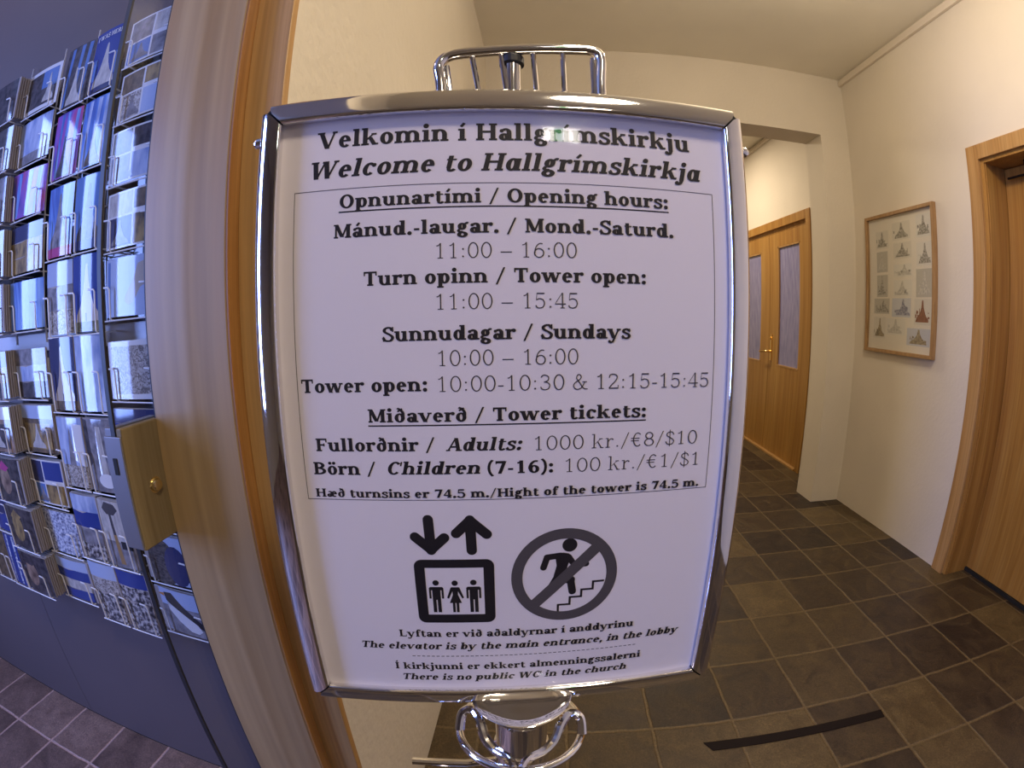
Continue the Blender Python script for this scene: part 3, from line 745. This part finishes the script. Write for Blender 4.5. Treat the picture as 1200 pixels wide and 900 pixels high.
# (column, row, front y, stack depth, art, label)
CARDS = [
 ('A',0,.610,.004,('collage','grey','stone','sky','grey'),'collage postcard of grey winter views, topmost card seen through the glass door'),
 ('A',1,.610,.004,('collage','brown','gold','knit','pale'),'brown and gold four-picture postcard, second from top through the glass door'),
 ('A',2,.610,.004,('collage','green','dark','grey','ice'),'four-picture postcard with a mossy hillside, third from top through the glass door'),
 ('A',3,.608,.004,('collage','stone','brown','navy','gold'),'four-picture postcard with pale tower and brown scenes, fourth from top through the glass door'),
 ('A',4,.606,.006,('map',),'pale blue map postcard seen through the glass door'),
 ('A',5,.606,.006,('framed','knit'),'white-bordered postcard of grey patterned knitting behind the glass door'),
 ('A',6,.602,.014,('bands','gold','navy','blue','navy'),'dark blue postcard just above the lock of the glass door'),
 ('A',7,.604,.010,('plain','dark','brown'),'dark postcard hidden behind the lock box'),
 ('A',8,.604,.008,('animal',),'postcard of a dark furry animal just below the lock box'),
 ('A',9,.602,.008,('bird',),'postcard of a black and white bird at the bottom behind the glass door'),
 ('b',0,.612,.003,('banner',),'tall blue postcard with white words above a church tower, topmost portrait card'),
 ('a',0,.614,.003,('streaks','dark','sky','stone'),'dark portrait postcard with blue spires, left of the topmost blue word card'),
 ('b',1,.612,.003,('streaks','aurora','ice','brown'),'bright blue aurora portrait postcard beside the door edge, second portrait row'),
 ('a',1,.612,.003,('streaks','pink','aurora','dark'),'purple and blue portrait postcard, left one of the second portrait row'),
 ('b',2,.612,.003,('church','sky','dark','navy'),'blue portrait postcard with a dark spire, third portrait row next to the door edge'),
 ('a',2,.612,.003,('church','aurora','grey','magenta'),'pale aurora portrait postcard with pink flowers below, left one of third portrait row'),
 ('b',3,.610,.004,('church','blue','beige','green'),'portrait postcard of a pale church on deep blue sky beside the door edge'),
 ('a',3,.612,.003,('bands','knit','grey','pale'),'grey portrait postcard left of the pale church on deep blue sky'),
 ('b',4,.606,.010,('plain','ice'),'bright icy blue portrait postcard, first row under the white rail'),
 ('a',4,.606,.022,('church','navy','beige','brown'),'navy portrait postcard of a slim pale church, first row under the white rail'),
 ('b',5,.602,.014,('fall',),'grey portrait postcard of a white waterfall beside the door edge'),
 ('a',5,.602,.014,('valley',),'pale portrait postcard with a V-shaped valley, left of the waterfall card'),
 ('b',6,.598,.016,('hammer',),'portrait postcard showing a hammer with wooden handle'),
 ('a',6,.600,.020,('bands','crowd','grey','blue','ice'),'portrait postcard with blue band over a grey crowd, left of the hammer card'),
 ('b',7,.598,.020,('bands','crowd','crowd','crowd','blue'),'portrait postcard of crowded birds, bottom row beside the door edge'),
 ('a',7,.598,.022,('bands','crowd','crowd','knit','pale'),'portrait postcard of crowded birds with pale top, left one of the bottom row'),
 ('C',0,.606,.004,('framed','dark','sky'),'white-bordered landscape postcard at the top of the middle landscape column'),
 ('C',1,.606,.006,('plain','ice','grey'),'frosty grey landscape postcard under the white-bordered one'),
 ('C',2,.604,.006,('streaks','pink','aurora'),'pink and purple aurora landscape postcard'),
 ('C',3,.604,.006,('bands','gold','gold','navy'),'night harbour landscape postcard with golden lights on dark water'),
 ('C',4,.604,.006,('plain','aurora'),'plain bright blue landscape postcard just above the white rail'),
 ('C',5,.602,.010,('bands','dark','ice','grey'),'dark landscape postcard with a white splash, just under the white rail'),
 ('C',6,.600,.026,('top','brown','pale','gold'),'thick pile\'s front card with pale sky over a brown town'),
 ('C',7,.600,.020,('collage','navy','blue','sky','gold'),'blue four-picture landscape postcard left of the V-shaped valley card'),
 ('C',8,.602,.010,('plain','speck'),'speckled white and blue landscape postcard'),
 ('C',9,.600,.022,('bands','blue','stone','blue','pale'),'striped blue and pale landscape postcard at the bottom of the middle landscape column'),
 ('D',0,.580,.046,('plain','dark'),'dark front postcard of a thick pile, topmost in the left landscape column'),
 ('D',1,.582,.044,('bands','grey','dark','dark'),'dark grey front postcard of a thick pile, second in the left landscape column'),
 ('D',2,.582,.044,('plain','grey'),'grey front postcard of a thick pile left of the pink aurora card'),
 ('D',3,.582,.044,('plain','brown'),'dark brown front postcard of a pile left of the night harbour card'),
 ('D',4,.580,.046,('bands','dark','dark','brown'),'dim front postcard of a pile left of the plain blue card'),
 ('D',5,.576,.050,('bands','dark','gold','navy'),'sunset front postcard of a pile left of the white splash card'),
 ('D',6,.566,.058,('top','skin','white','dark'),'pale-topped front postcard of a very thick pile, seventh in the left landscape column'),
 ('D',7,.566,.058,('face','skin','magenta'),'front postcard of a thick pile with a pink and golden figure'),
 ('D',8,.566,.058,('face','gold','gold'),'front postcard of a thick pile with a yellow figure on dark'),
 ('D',9,.566,.058,('face','skin','dark'),'front postcard of a thick pile with a pale face, bottom of the left landscape column'),
 ('f',5,.590,.020,('plain','navy'),'dark navy portrait postcard at the left edge, third row from the bottom'),
 ('f',6,.590,.020,('bands','blue','navy','ice'),'blue portrait postcard at the left edge, second row from the bottom'),
 ('f',7,.588,.022,('streaks','blue','speck'),'vivid blue portrait postcard with white flecks, bottom row at the left edge'),
 ('e',6,.590,.022,('plain','dark','blue'),'dark portrait postcard at the far left edge, second row from the bottom'),
 ('e',7,.590,.022,('plain','brown'),'brown portrait postcard at the far left edge, bottom row'),
]
NAMES_BEHIND = {}
rack = {}
for nm, z0, z1, lab in (('upper', 0.0, .70, 'white wire postcard rack on the blue panel above the white rail'), ('lower', -.66, -.035, 'white wire postcard rack on the blue panel below the white rail')):
    rack[nm] = empty('postcard_rack', (-1.08, YP, CAM_H+z0), lab, 'rack', 'wire racks on the blue panel')
    m = MB()
    for x in (-.71, -.852, -.95, -1.08, -1.23, -1.365, -1.47):
        m.tube([(x, YP-.012, CAM_H+z0), (x, YP-.012, CAM_H+z1)], .0022, 6)
    for z in ([.01, .26, .50] if nm == 'upper' else [-.65, -.38, -.15]):
        m.tube([(-.60, YP-.007, CAM_H+z), (-1.60, YP-.007, CAM_H+z)], .0022, 6)
    m.build('back_rods', M_WIRE, rack[nm], smooth=True)
    m = MB(); m.box(-1.60, -.60, YP-.0045, YP-.001, CAM_H+z0+.03, CAM_H+z1-.11)
    m.build('dark_back_sheet', PC['black'], rack[nm])  # near-black sheet filling the gaps between the card rows
m = MB(); m.box(-1.62, -.60, YP-.010, YP-.0005, CAM_H-.020, CAM_H+.022); m.build('rail', M_RUBW, rack['upper'], bevel=.002)

LEAN = radians(1)
import bmesh
def bow(o, w, amount):
    """a loose card bows a little about its upright axis"""
    bm = bmesh.new(); bm.from_mesh(o.data)
    for k in range(1, 10):
        bmesh.ops.bisect_plane(bm, geom=bm.verts[:]+bm.edges[:]+bm.faces[:], plane_co=((k/10-.5)*w, 0, 0), plane_no=(1, 0, 0))
    for v in bm.verts: v.co.y += amount*(2*v.co.x/w)**2 - amount*.5
    for f in bm.faces: f.smooth = abs(f.normal.y) > .5
    bm.to_mesh(o.data); bm.free()

for col, row, yf, depth, art, label in CARDS:
    x0, kind = COLS[col]
    w, h = (.148, .105) if kind == 'L' else (.098, .148)
    if kind == 'L' and col in 'CD': w = .143
    zb = CAM_H + (LAND_Z if kind == 'L' else PORT_Z)[row]
    xc = x0 + w/2
    rn = random.Random(hash((ord(col), row)) % 1000)
    m, mats, t = card_mesh(art, w, h, row*31+ord(col))
    o = m.build('postcard', mats, origin=(0,0,0))
    bow(o, w, .0032 if kind == 'P' else .0042)
    o.location = (xc, yf, zb); o.rotation_euler = (-LEAN, rn.uniform(-.012,.012), rn.uniform(-.03,.03) + {'C4': .09, 'C2': .05, 'a3': .03}.get(col+str(row), 0))
    tag(o, label, 'postcard', 'postcards in the wire racks')
    n = int(depth/.0062)
    if n >= 1:
        b = MB(); b.box(-w/2, w/2, 0, .0040, 0, h); b.m[1] = 1
        bo = None
        for k in range(n):
            if bo is None:
                bo = b.build('postcard', [PC['edge'], PC['back']], origin=(0,0,0)); co = bo
            else:
                co = bo.copy(); COL.objects.link(co)
            co.location = (xc + rn.uniform(-.0012,.0012), yf + .0022 + k*.0062, zb + rn.uniform(-.0012,.0014) + .0002)
            co.rotation_euler = (-LEAN, 0, 0)
            tag(co, 'plain card filed behind the ' + ' '.join(label.replace('postcard','card').split()[:10]).rstrip(','), 'postcard', 'cards filed behind: ' + label[:40])
    # the wire pocket that holds them
    R = rack['upper' if zb > CAM_H-.05 else 'lower']
    yw = yf - .0052
    ht = h*.52
    m = MB()
    for xx in (xc - w*.36, xc + w*.36):
        top = yw + .022 if xx < xc else yw + .022
        m.tube([(xx, YP-.008, zb-.004), (xx, yw+.004, zb-.0045), (xx, yw, zb-.001), (xx, yw, zb+ht-.003), (xx + (.012 if xx < xc else -.012)*.0, yw+.003, zb+ht), (xx, yf + .004, zb+ht+.0005)] if False else
               [(xx, YP-.008, zb-.004), (xx, yw+.004, zb-.0045), (xx, yw, zb-.001), (xx, yw, zb+ht-.004), (xx - .003, yw-.0005, zb+ht), (xx - .020, yw-.0005, zb+ht+.001)], .0017, 6)
    m.tube([(xc-w*.5, yw+.0025, zb-.0058), (xc+w*.5, yw+.0025, zb-.0058)], .0015, 6)
    m.build('wire_pocket', M_WIRE, R, smooth=True)

# ------------------------------------------------------------------ the sign on its chrome stand
U0 = .27
SO = Vector((-.0200, .2760, -.0172 + CAM_H))
SA, SB, SC = .1245, -.0176, .0040
SM = Matrix.Rotation(SA, 3, 'Z') @ Matrix.Rotation(SB, 3, 'X') @ Matrix.Rotation(SC, 3, 'Y')
SU, SN, SV = SM.col[0], SM.col[1], SM.col[2]
def sp(u, v, n=0):      # u, v in sign units, n metres away from the viewer
    return SO + SU*(u*U0) + SV*(v*U0) + SN*n
pole = sp(.024, -1.10, .030); PX, PYY = pole.x, pole.y
stand = empty('sign_stand', (PX, PYY, 0), 'chrome floor stand holding the framed church opening hours notice', 'sign')
def sign_part(m, name, mt, parent=stand, **k): return m.build(name, mt, parent, **k)
# rails: a rounded bevel profile (w inwards from the outer edge, n depth)
prof = [(.0004,.015),(0,.004),(.0006,.0022),(.002,.0009),(.004,.0000),(.008,-.0012),(.012,-.0021),(.0145,-.0025),(.0158,-.0021),(.0166,-.0009),(.0166,.0034)]
HU, VT, VB = .600*U0, .605*U0, -1.026*U0
def rail(side):
    m = MB(); n = len(prof); rows = []
    for e in (0, 1):
        for w, d in prof:
            c = max(w, .0058) + .0009
            if side in 'tb':
                v = VT-w if side == 't' else VB+w
                u = (-HU+c) if e == 0 else (HU-c)
            else:
                u = -HU+w if side == 'l' else HU-w
                v = (VB+c) if e == 0 else (VT-c)
            rows.append(sp(u/U0, v/U0, d))
    fs = [(i, i+1, n+i+1, n+i) for i in range(n-1)]
    m.add(rows, fs)
    return sign_part(m, 'frame_rail', M_CHROME, smooth=True, sharp=50)
for s in 'tblr': rail(s)
# body behind the rails, with cut-off corners
m = MB(); e = .0030; k = .0052
def octo(d):
    a, b, c_ = HU-.0012, VT-.0012, VB+.0012
    return [sp(x/U0, y/U0, d) for x, y in ((-a+k,c_),(a-k,c_),(a,c_+k),(a,b-k),(a-k,b),(-a+k,b),(-a,b-k),(-a,c_+k))]
A_, B_ = octo(.0042), octo(.0155)
m.add(A_+B_, [tuple(range(8)), tuple(range(15,7,-1))] + [(i, i+8, (i+1)%8+8, (i+1)%8) for i in range(8)])
sign_part(m, 'frame_body', M_BLACKP)
m = MB()
m.lathe([(0,.0055),(.003,.005),(.004,.003),(.004,0),(.0025,-.002),(.0025,-.004)], sp(-.605,.515,.009), 14, -SU)
sign_part(m, 'side_knob', M_CHROME2, smooth=True)
m = MB()
m.lathe([(0,.0055),(.003,.005),(.004,.003),(.004,0),(.0025,-.002),(.0025,-.004)], sp(.605,.50,.009), 14, SU)
sign_part(m, 'side_knob', M_CHROME2, smooth=True)
# the printed sheet
ND = .0036
m = MB(); m.obox(lambda u,v,n: sp(u,v,n), -.547, .547, -.983, .549, ND, ND+.0004) if False else None
m = MB(); m.add([sp(-.547,-.983,ND), sp(.547,-.983,ND), sp(.547,.549,ND), sp(-.547,.549,ND), sp(-.547,-.983,ND+.0004), sp(.547,-.983,ND+.0004), sp(.547,.549,ND+.0004), sp(-.547,.549,ND+.0004)],
               [(0,1,2,3),(7,6,5,4),(0,4,5,1),(1,5,6,2),(2,6,7,3),(3,7,4,0)])
sheet = sign_part(m, 'notice_sheet', M_PAPER)
m = MB(); m.add([sp(-.550,-.986,.0016), sp(.550,-.986,.0016), sp(.550,.552,.0016), sp(-.550,.552,.0016)], [(0,1,2,3)])
sign_part(m, 'clear_cover', M_COVER)

NT = ND - .00012
LINES = [
 ('Velkomin í Hallgrímskirkju','B',-0.4479,0.4436,0.4709,.0430),
 ('Welcome to Hallgrímskirkja','I',-0.4595,0.4707,0.3958,.0430),
 ('Opnunartími / Opening hours:','B',-0.3859,0.3788,0.3199,.0325),
 ('Mánud.-laugar. / Mond.-Saturd.','B',-0.3991,0.3904,0.2500,.0322),
 ('11:00 – 16:00','L',-0.1605,0.1547,0.1928,.0350),
 ('Turn opinn / Tower open:','B',-0.3272,0.3185,0.1368,.0322),
 ('11:00 – 15:45','L',-0.1611,0.1556,0.0781,.0350),
 ('Sunnudagar / Sundays','B',-0.2876,0.2810,0.0098,.0322),
 ('10:00 – 16:00','L',-0.1595,0.1564,-0.0482,.0350),
 ('Tower open:','B',-0.4891,-0.1870,-0.1043,.0318),
 ('10:00-10:30 & 12:15-15:45','L',-0.1613,0.4854,-0.1066,.0350),
 ('Miðaverð / Tower tickets:','B',-0.3287,0.3228,-0.1757,.0312),
 ('Fullorðnir /','B',-0.4639,-0.1751,-0.2448,.0312),
 ('Adults:','I',-0.1497,0.0277,-0.2454,.0312),
 ('1000 kr./€8/$10','L',0.0566,0.4626,-0.2478,.0335),
 ('Börn /','B',-0.4757,-0.3194,-0.3031,.0312),
 ('Children','I',-0.2894,-0.0714,-0.3017,.0312),
 ('(7-16):','B',-0.0543,0.0998,-0.3027,.0312),
 ('100 kr./€1/$1','L',0.1295,0.4699,-0.3042,.0335),
 ('Hæð turnsins er 74.5 m./Hight of the tower is 74.5 m.','B',-0.4773,0.4768,-0.3605,.0213),
 ('Lyftan er við aðaldyrnar í anddyrinu','B',-0.3054,0.3329,-0.7724,.0235),
 ('The elevator is by the main entrance, in the lobby','I',-0.4146,0.4741,-0.8164,.0235),
 ('Í kirkjunni er ekkert almenningssalerni','B',-0.3297,0.3662,-0.8917,.0240),
 ('There is no public WC in the church','I',-0.3117,0.3278,-0.9331,.0238)]
for txt, wt, u0, u1, vb, cap in LINES:
    polys, x0, x1 = text_polys(txt, wt)
    m = MB(); s = (u1-u0)/(x1-x0)
    for j, p in enumerate(polys):
        m.poly([sp(u0+(x-x0)*s, vb+y*cap/100, NT - .0000004*j) for x, y in p])
    sign_part(m, 'text_line', M_INK_LIGHT if wt == 'L' else M_INK, sheet)
def uvrect(m, u0, u1, v0, v1, d=0): m.poly([sp(u0,v0,NT-d), sp(u1,v0,NT-d), sp(u1,v1,NT-d), sp(u0,v1,NT-d)])
m = MB()
lw = .0016
uvrect(m,-.5,.5,.3675-lw,.3675); uvrect(m,-.5,.5,-.3675,-.3675+lw); uvrect(m,-.5,-.5+lw,-.3675,.3675); uvrect(m,.5-lw,.5,-.3675,.3675)
sign_part(m, 'border_line', M_INK_GREY, sheet)
for q in ((-.388,.3806,.3095,.3127), (-.3295,.324,-.1853,-.1822)):
    m = MB(); uvrect(m, *q); sign_part(m, 'underline', M_INK, sheet)
m = MB()
x = -.2774
while x < .340: uvrect(m, x, x+.0085, -.8432, -.8412); x += .0134
sign_part(m, 'dashed_line', M_INK, sheet)
def capsule(m, a, b, r, d=0, n=10):
    ax, ay = a; bx, by = b; t = math.atan2(by-ay, bx-ax); pts = []
    for i in range(n+1): q = t+pi/2+pi*i/n; pts.append((ax+r*cos(q), ay+r*sin(q)))
    for i in range(n+1): q = t-pi/2+pi*i/n; pts.append((bx+r*cos(q), by+r*sin(q)))
    m.poly([sp(x_,y_,NT-d) for x_,y_ in pts])
def disc(m, c, r, d=0, n=24, ry=None): m.poly([sp(c[0]+r*cos(2*pi*i/n), c[1]+(ry or r)*sin(2*pi*i/n), NT-d) for i in range(n)])
m = MB(); r = .0128
capsule(m, (-.2020,-.418), (-.1990,-.502), r); capsule(m, (-.2370,-.4645), (-.1990,-.500), r, 1e-6); capsule(m, (-.1650,-.4670), (-.1990,-.500), r, 2e-6)
sign_part(m, 'down_arrow', M_INK, sheet)
m = MB()
capsule(m, (-.0985,-.503), (-.1005,-.420), r); capsule(m, (-.1350,-.4555), (-.1005,-.4215), r, 1e-6); capsule(m, (-.0605,-.459), (-.1005,-.4215), r, 2e-6)
sign_part(m, 'up_arrow', M_INK, sheet)
m = MB()
def rr(u0,u1,v0,v1,r,n=6):
    o = []
    for cx_, cy_, a in ((u1-r,v1-r,0),(u0+r,v1-r,90),(u0+r,v0+r,180),(u1-r,v0+r,270)):
        for i in range(n+1): t = radians(a+90*i/n); o.append((cx_+r*cos(t), cy_+r*sin(t)))
    return o
O_, I_ = rr(-.2465,-.0445,-.7235,-.5285,.020), rr(-.2196,-.0714,-.6965,-.5523,.0004)
n = len(O_)
for i in range(n):
    j = (i+1) % n; m.poly([sp(*O_[i],NT), sp(*O_[j],NT), sp(*I_[j],NT), sp(*I_[i],NT)])
def man(cx_, top, bot, lady=False):
    h = top-bot; disc(m, (cx_, top-.075*h), .082*h)
    if not lady:
        P_ = [(a*.82, b) for a, b in ((-.19,.80),(.19,.80),(.23,.76),(.23,.44),(.165,.44),(.165,.70),(.13,.70),(.13,0),(.02,0),(.02,.40),(-.02,.40),(-.02,0),(-.13,0),(-.13,.70),(-.165,.70),(-.165,.44),(-.23,.44),(-.23,.76))]
        m.poly([sp(cx_+a*h, bot+b*h, NT-1e-6) for a, b in P_])
    else:
        for P_ in ([(-.10,.80),(.10,.80),(.09,.56),(.21,.30),(-.21,.30),(-.09,.56)], [(.10,.80),(.15,.79),(.29,.47),(.23,.44),(.08,.70)], [(-.10,.80),(-.08,.70),(-.23,.44),(-.29,.47),(-.15,.79)], [(-.11,.31),(-.02,.31),(-.02,0),(-.11,0)], [(.02,.31),(.11,.31),(.11,0),(.02,0)]):
            m.poly([sp(cx_+a*h*.76, bot+b*h, NT-1e-6) for a, b in P_])
man(-.1945,-.5895,-.6890); man(-.1460,-.5905,-.6890,True); man(-.0985,-.5890,-.6890)
sign_part(m, 'elevator_symbol', M_INK, sheet)
m = MB(); cx_, cy_ = .1352,-.5897
for i in range(60):
    t0, t1 = 2*pi*i/60, 2*pi*(i+1)/60
    m.poly([sp(cx_+a*cos(t), cy_+b*sin(t), NT-4e-6) for a, b, t in ((.1375,.1385,t0),(.1375,.1385,t1),(.1090,.1100,t1),(.1090,.1100,t0))])
w_ = .0150; dx, dy = (.2115-.0587), (-.5129+.6696); L_ = math.hypot(dx,dy); nx, ny = -dy/L_*w_, dx/L_*w_
m.poly([sp(a+s*nx, b+s*ny, NT-6e-6) for a, b, s in ((.0520,-.6764,-1),(.2182,-.5061,-1),(.2182,-.5061,1),(.0520,-.6764,1))])
sign_part(m, 'prohibition_ring', M_INK_GREY, sheet)
m = MB(); disc(m, (.1452,-.4985), .0190)
m.poly([sp(a,b,NT-2e-6) for a,b in ((.1080,-.5235),(.1290,-.5190),(.1440,-.5225),(.1480,-.5350),(.1420,-.5560),(.1360,-.5830),(.1330,-.6000),(.1050,-.6000),(.1060,-.5850),(.1130,-.5560))])
capsule(m, (.0880,-.5305), (.1230,-.5270), .0085, 1e-6); capsule(m, (.0880,-.5320), (.0795,-.5600), .0085)
capsule(m, (.1430,-.5320), (.1580,-.5560), .0080, 1e-6); capsule(m, (.1580,-.5560), (.1890,-.5560), .0080)
capsule(m, (.1240,-.5960), (.1500,-.6010), .0120, 1e-6); capsule(m, (.1500,-.6010), (.1560,-.6370), .0100); capsule(m, (.1130,-.5960), (.1020,-.6180), .0100)
st = [(.1195,-.7000),(.1195,-.6776),(.1500,-.6776),(.1500,-.6552),(.1800,-.6552),(.1800,-.6338),(.2100,-.6338),(.2100,-.6112),(.2365,-.6112)]
for i in range(len(st)-1):
    (xa,ya),(xb,yb) = st[i], st[i+1]; q = .0029
    uvrect(m, min(xa,xb)-q, max(xa,xb)+q, min(ya,yb)-q, max(ya,yb)+q, i*1e-7)
sign_part(m, 'stair_climber_symbol', M_INK, sheet)

# post, handle, collar and foot of the stand
def zc(v): return sp(0, v).z
m = MB(); m.lathe([(.0065, zc(-1.12)), (.0065, zc(.735))], (PX, PYY, 0), 24); sign_part(m, 'upper_post', M_CHROME2, smooth=True)
def hp(u, v, n=.016): return sp(u, v, n)
def smooth_path(pts, k=6):
    P = [pts[0]] + pts + [pts[-1]]; o = []
    for i in range(1, len(P)-2):
        for s in range(k):
            t = s/k
            o.append(.5*((2*P[i]) + (P[i+1]-P[i-1])*t + (2*P[i-1]-5*P[i]+4*P[i+1]-P[i+2])*t*t + (3*P[i]-P[i-1]-3*P[i+1]+P[i+2])*t**3))
    o.append(pts[-1]); return o
m = MB()
m.tube(smooth_path([hp(-.152,.56), hp(-.160,.655), hp(-.166,.695), hp(-.153,.722), hp(-.122,.7345), hp(-.05,.742), hp(.06,.7515), hp(.17,.7585), hp(.213,.7595), hp(.236,.751), hp(.2435,.728), hp(.239,.66), hp(.238,.56)]), .0040, 14)
sign_part(m, 'handle', M_CHROME2, smooth=True)
for ua, va, ub in ((-.146,.700,-.128), (-.085,.735,-.055), (-.012,.742,.010), (.069,.748,.080), (.145,.755,.146), (.221,.735,.221)):
    m = MB(); m.tube([hp(ua, va, .0165), hp(ub, .56, .0165)], .0019, 10)
    sign_part(m, 'handle_rod', M_CHROME2, smooth=True)
m = MB(); m.lathe([(0, .003), (.0080, .003), (.0085, .002), (.0085, -.003), (0, -.003)], (PX, PYY, zc(.722)), 24); sign_part(m, 'post_cap', M_BLACK)
# flared dish under the frame
zf = zc(-1.026)
CX, CY = sp(.024,-1.1,.010).x, sp(.024,-1.1,.010).y
m = MB(); m.lathe([(0, .0005), (.018, .0005), (.030, .0015), (.0395, .0045), (.0405, .0038), (.0395, .0025), (.030, -.003), (.0268, -.006), (.0268, -.016), (.0255, -.019), (.0225, -.020), (.0225, -.024)], (CX, CY, zf+.0015), 48)
sign_part(m, 'clamp_dish', M_CHROME2, smooth=True, sharp=60)
m = MB(); m.lathe([(.0220, zf-.022), (.0220, zf-.060), (.0238, zf-.061), (.0238, zf-.080), (.0220, zf-.081), (.0215, .03), (.0, .03)], (CX, CY, 0), 40)
sign_part(m, 'lower_post', M_CHROME2, smooth=True, sharp=40)
# horizontal ring with two curled arms
zr = zf - .030
ring = [Vector((CX + .0505*cos(2*pi*i/48), CY - .006 + .046*sin(2*pi*i/48), zr - .004)) for i in range(48)]
m = MB(); m.tube(ring, .0036, 12, closed=True); sign_part(m, 'umbrella_ring', M_CHROME2, smooth=True)
for s_ in (-1, 1):
    m = MB()
    m.tube(smooth_path([Vector((CX+s_*a, CY+b, zr+c)) for a, b, c in ((.050,-.014,-.003), (.048,-.006,.009), (.040,-.004,.013), (.033,-.012,.009), (.028,-.022,-.001), (.019,-.031,-.006), (.008,-.040,-.005), (.003,-.051,-.004))]), .0042, 10)
    sign_part(m, 'curled_arm', M_CHROME2, smooth=True)
m = MB()
m.tube([sp(-.340,-1.362,.012), sp(-.16,-1.372,.012), sp(-.02,-1.380,.018)], .0036, 10); sign_part(m, 'side_arm', M_CHROME2, smooth=True)
m = MB(); m.lathe([(0,.028),(.03,.027),(.10,.020),(.165,.012),(.178,.006),(.18,0),(0,0)], (CX, CY, 0), 48); sign_part(m, 'base_plate', M_CHROME2, smooth=True, sharp=50)
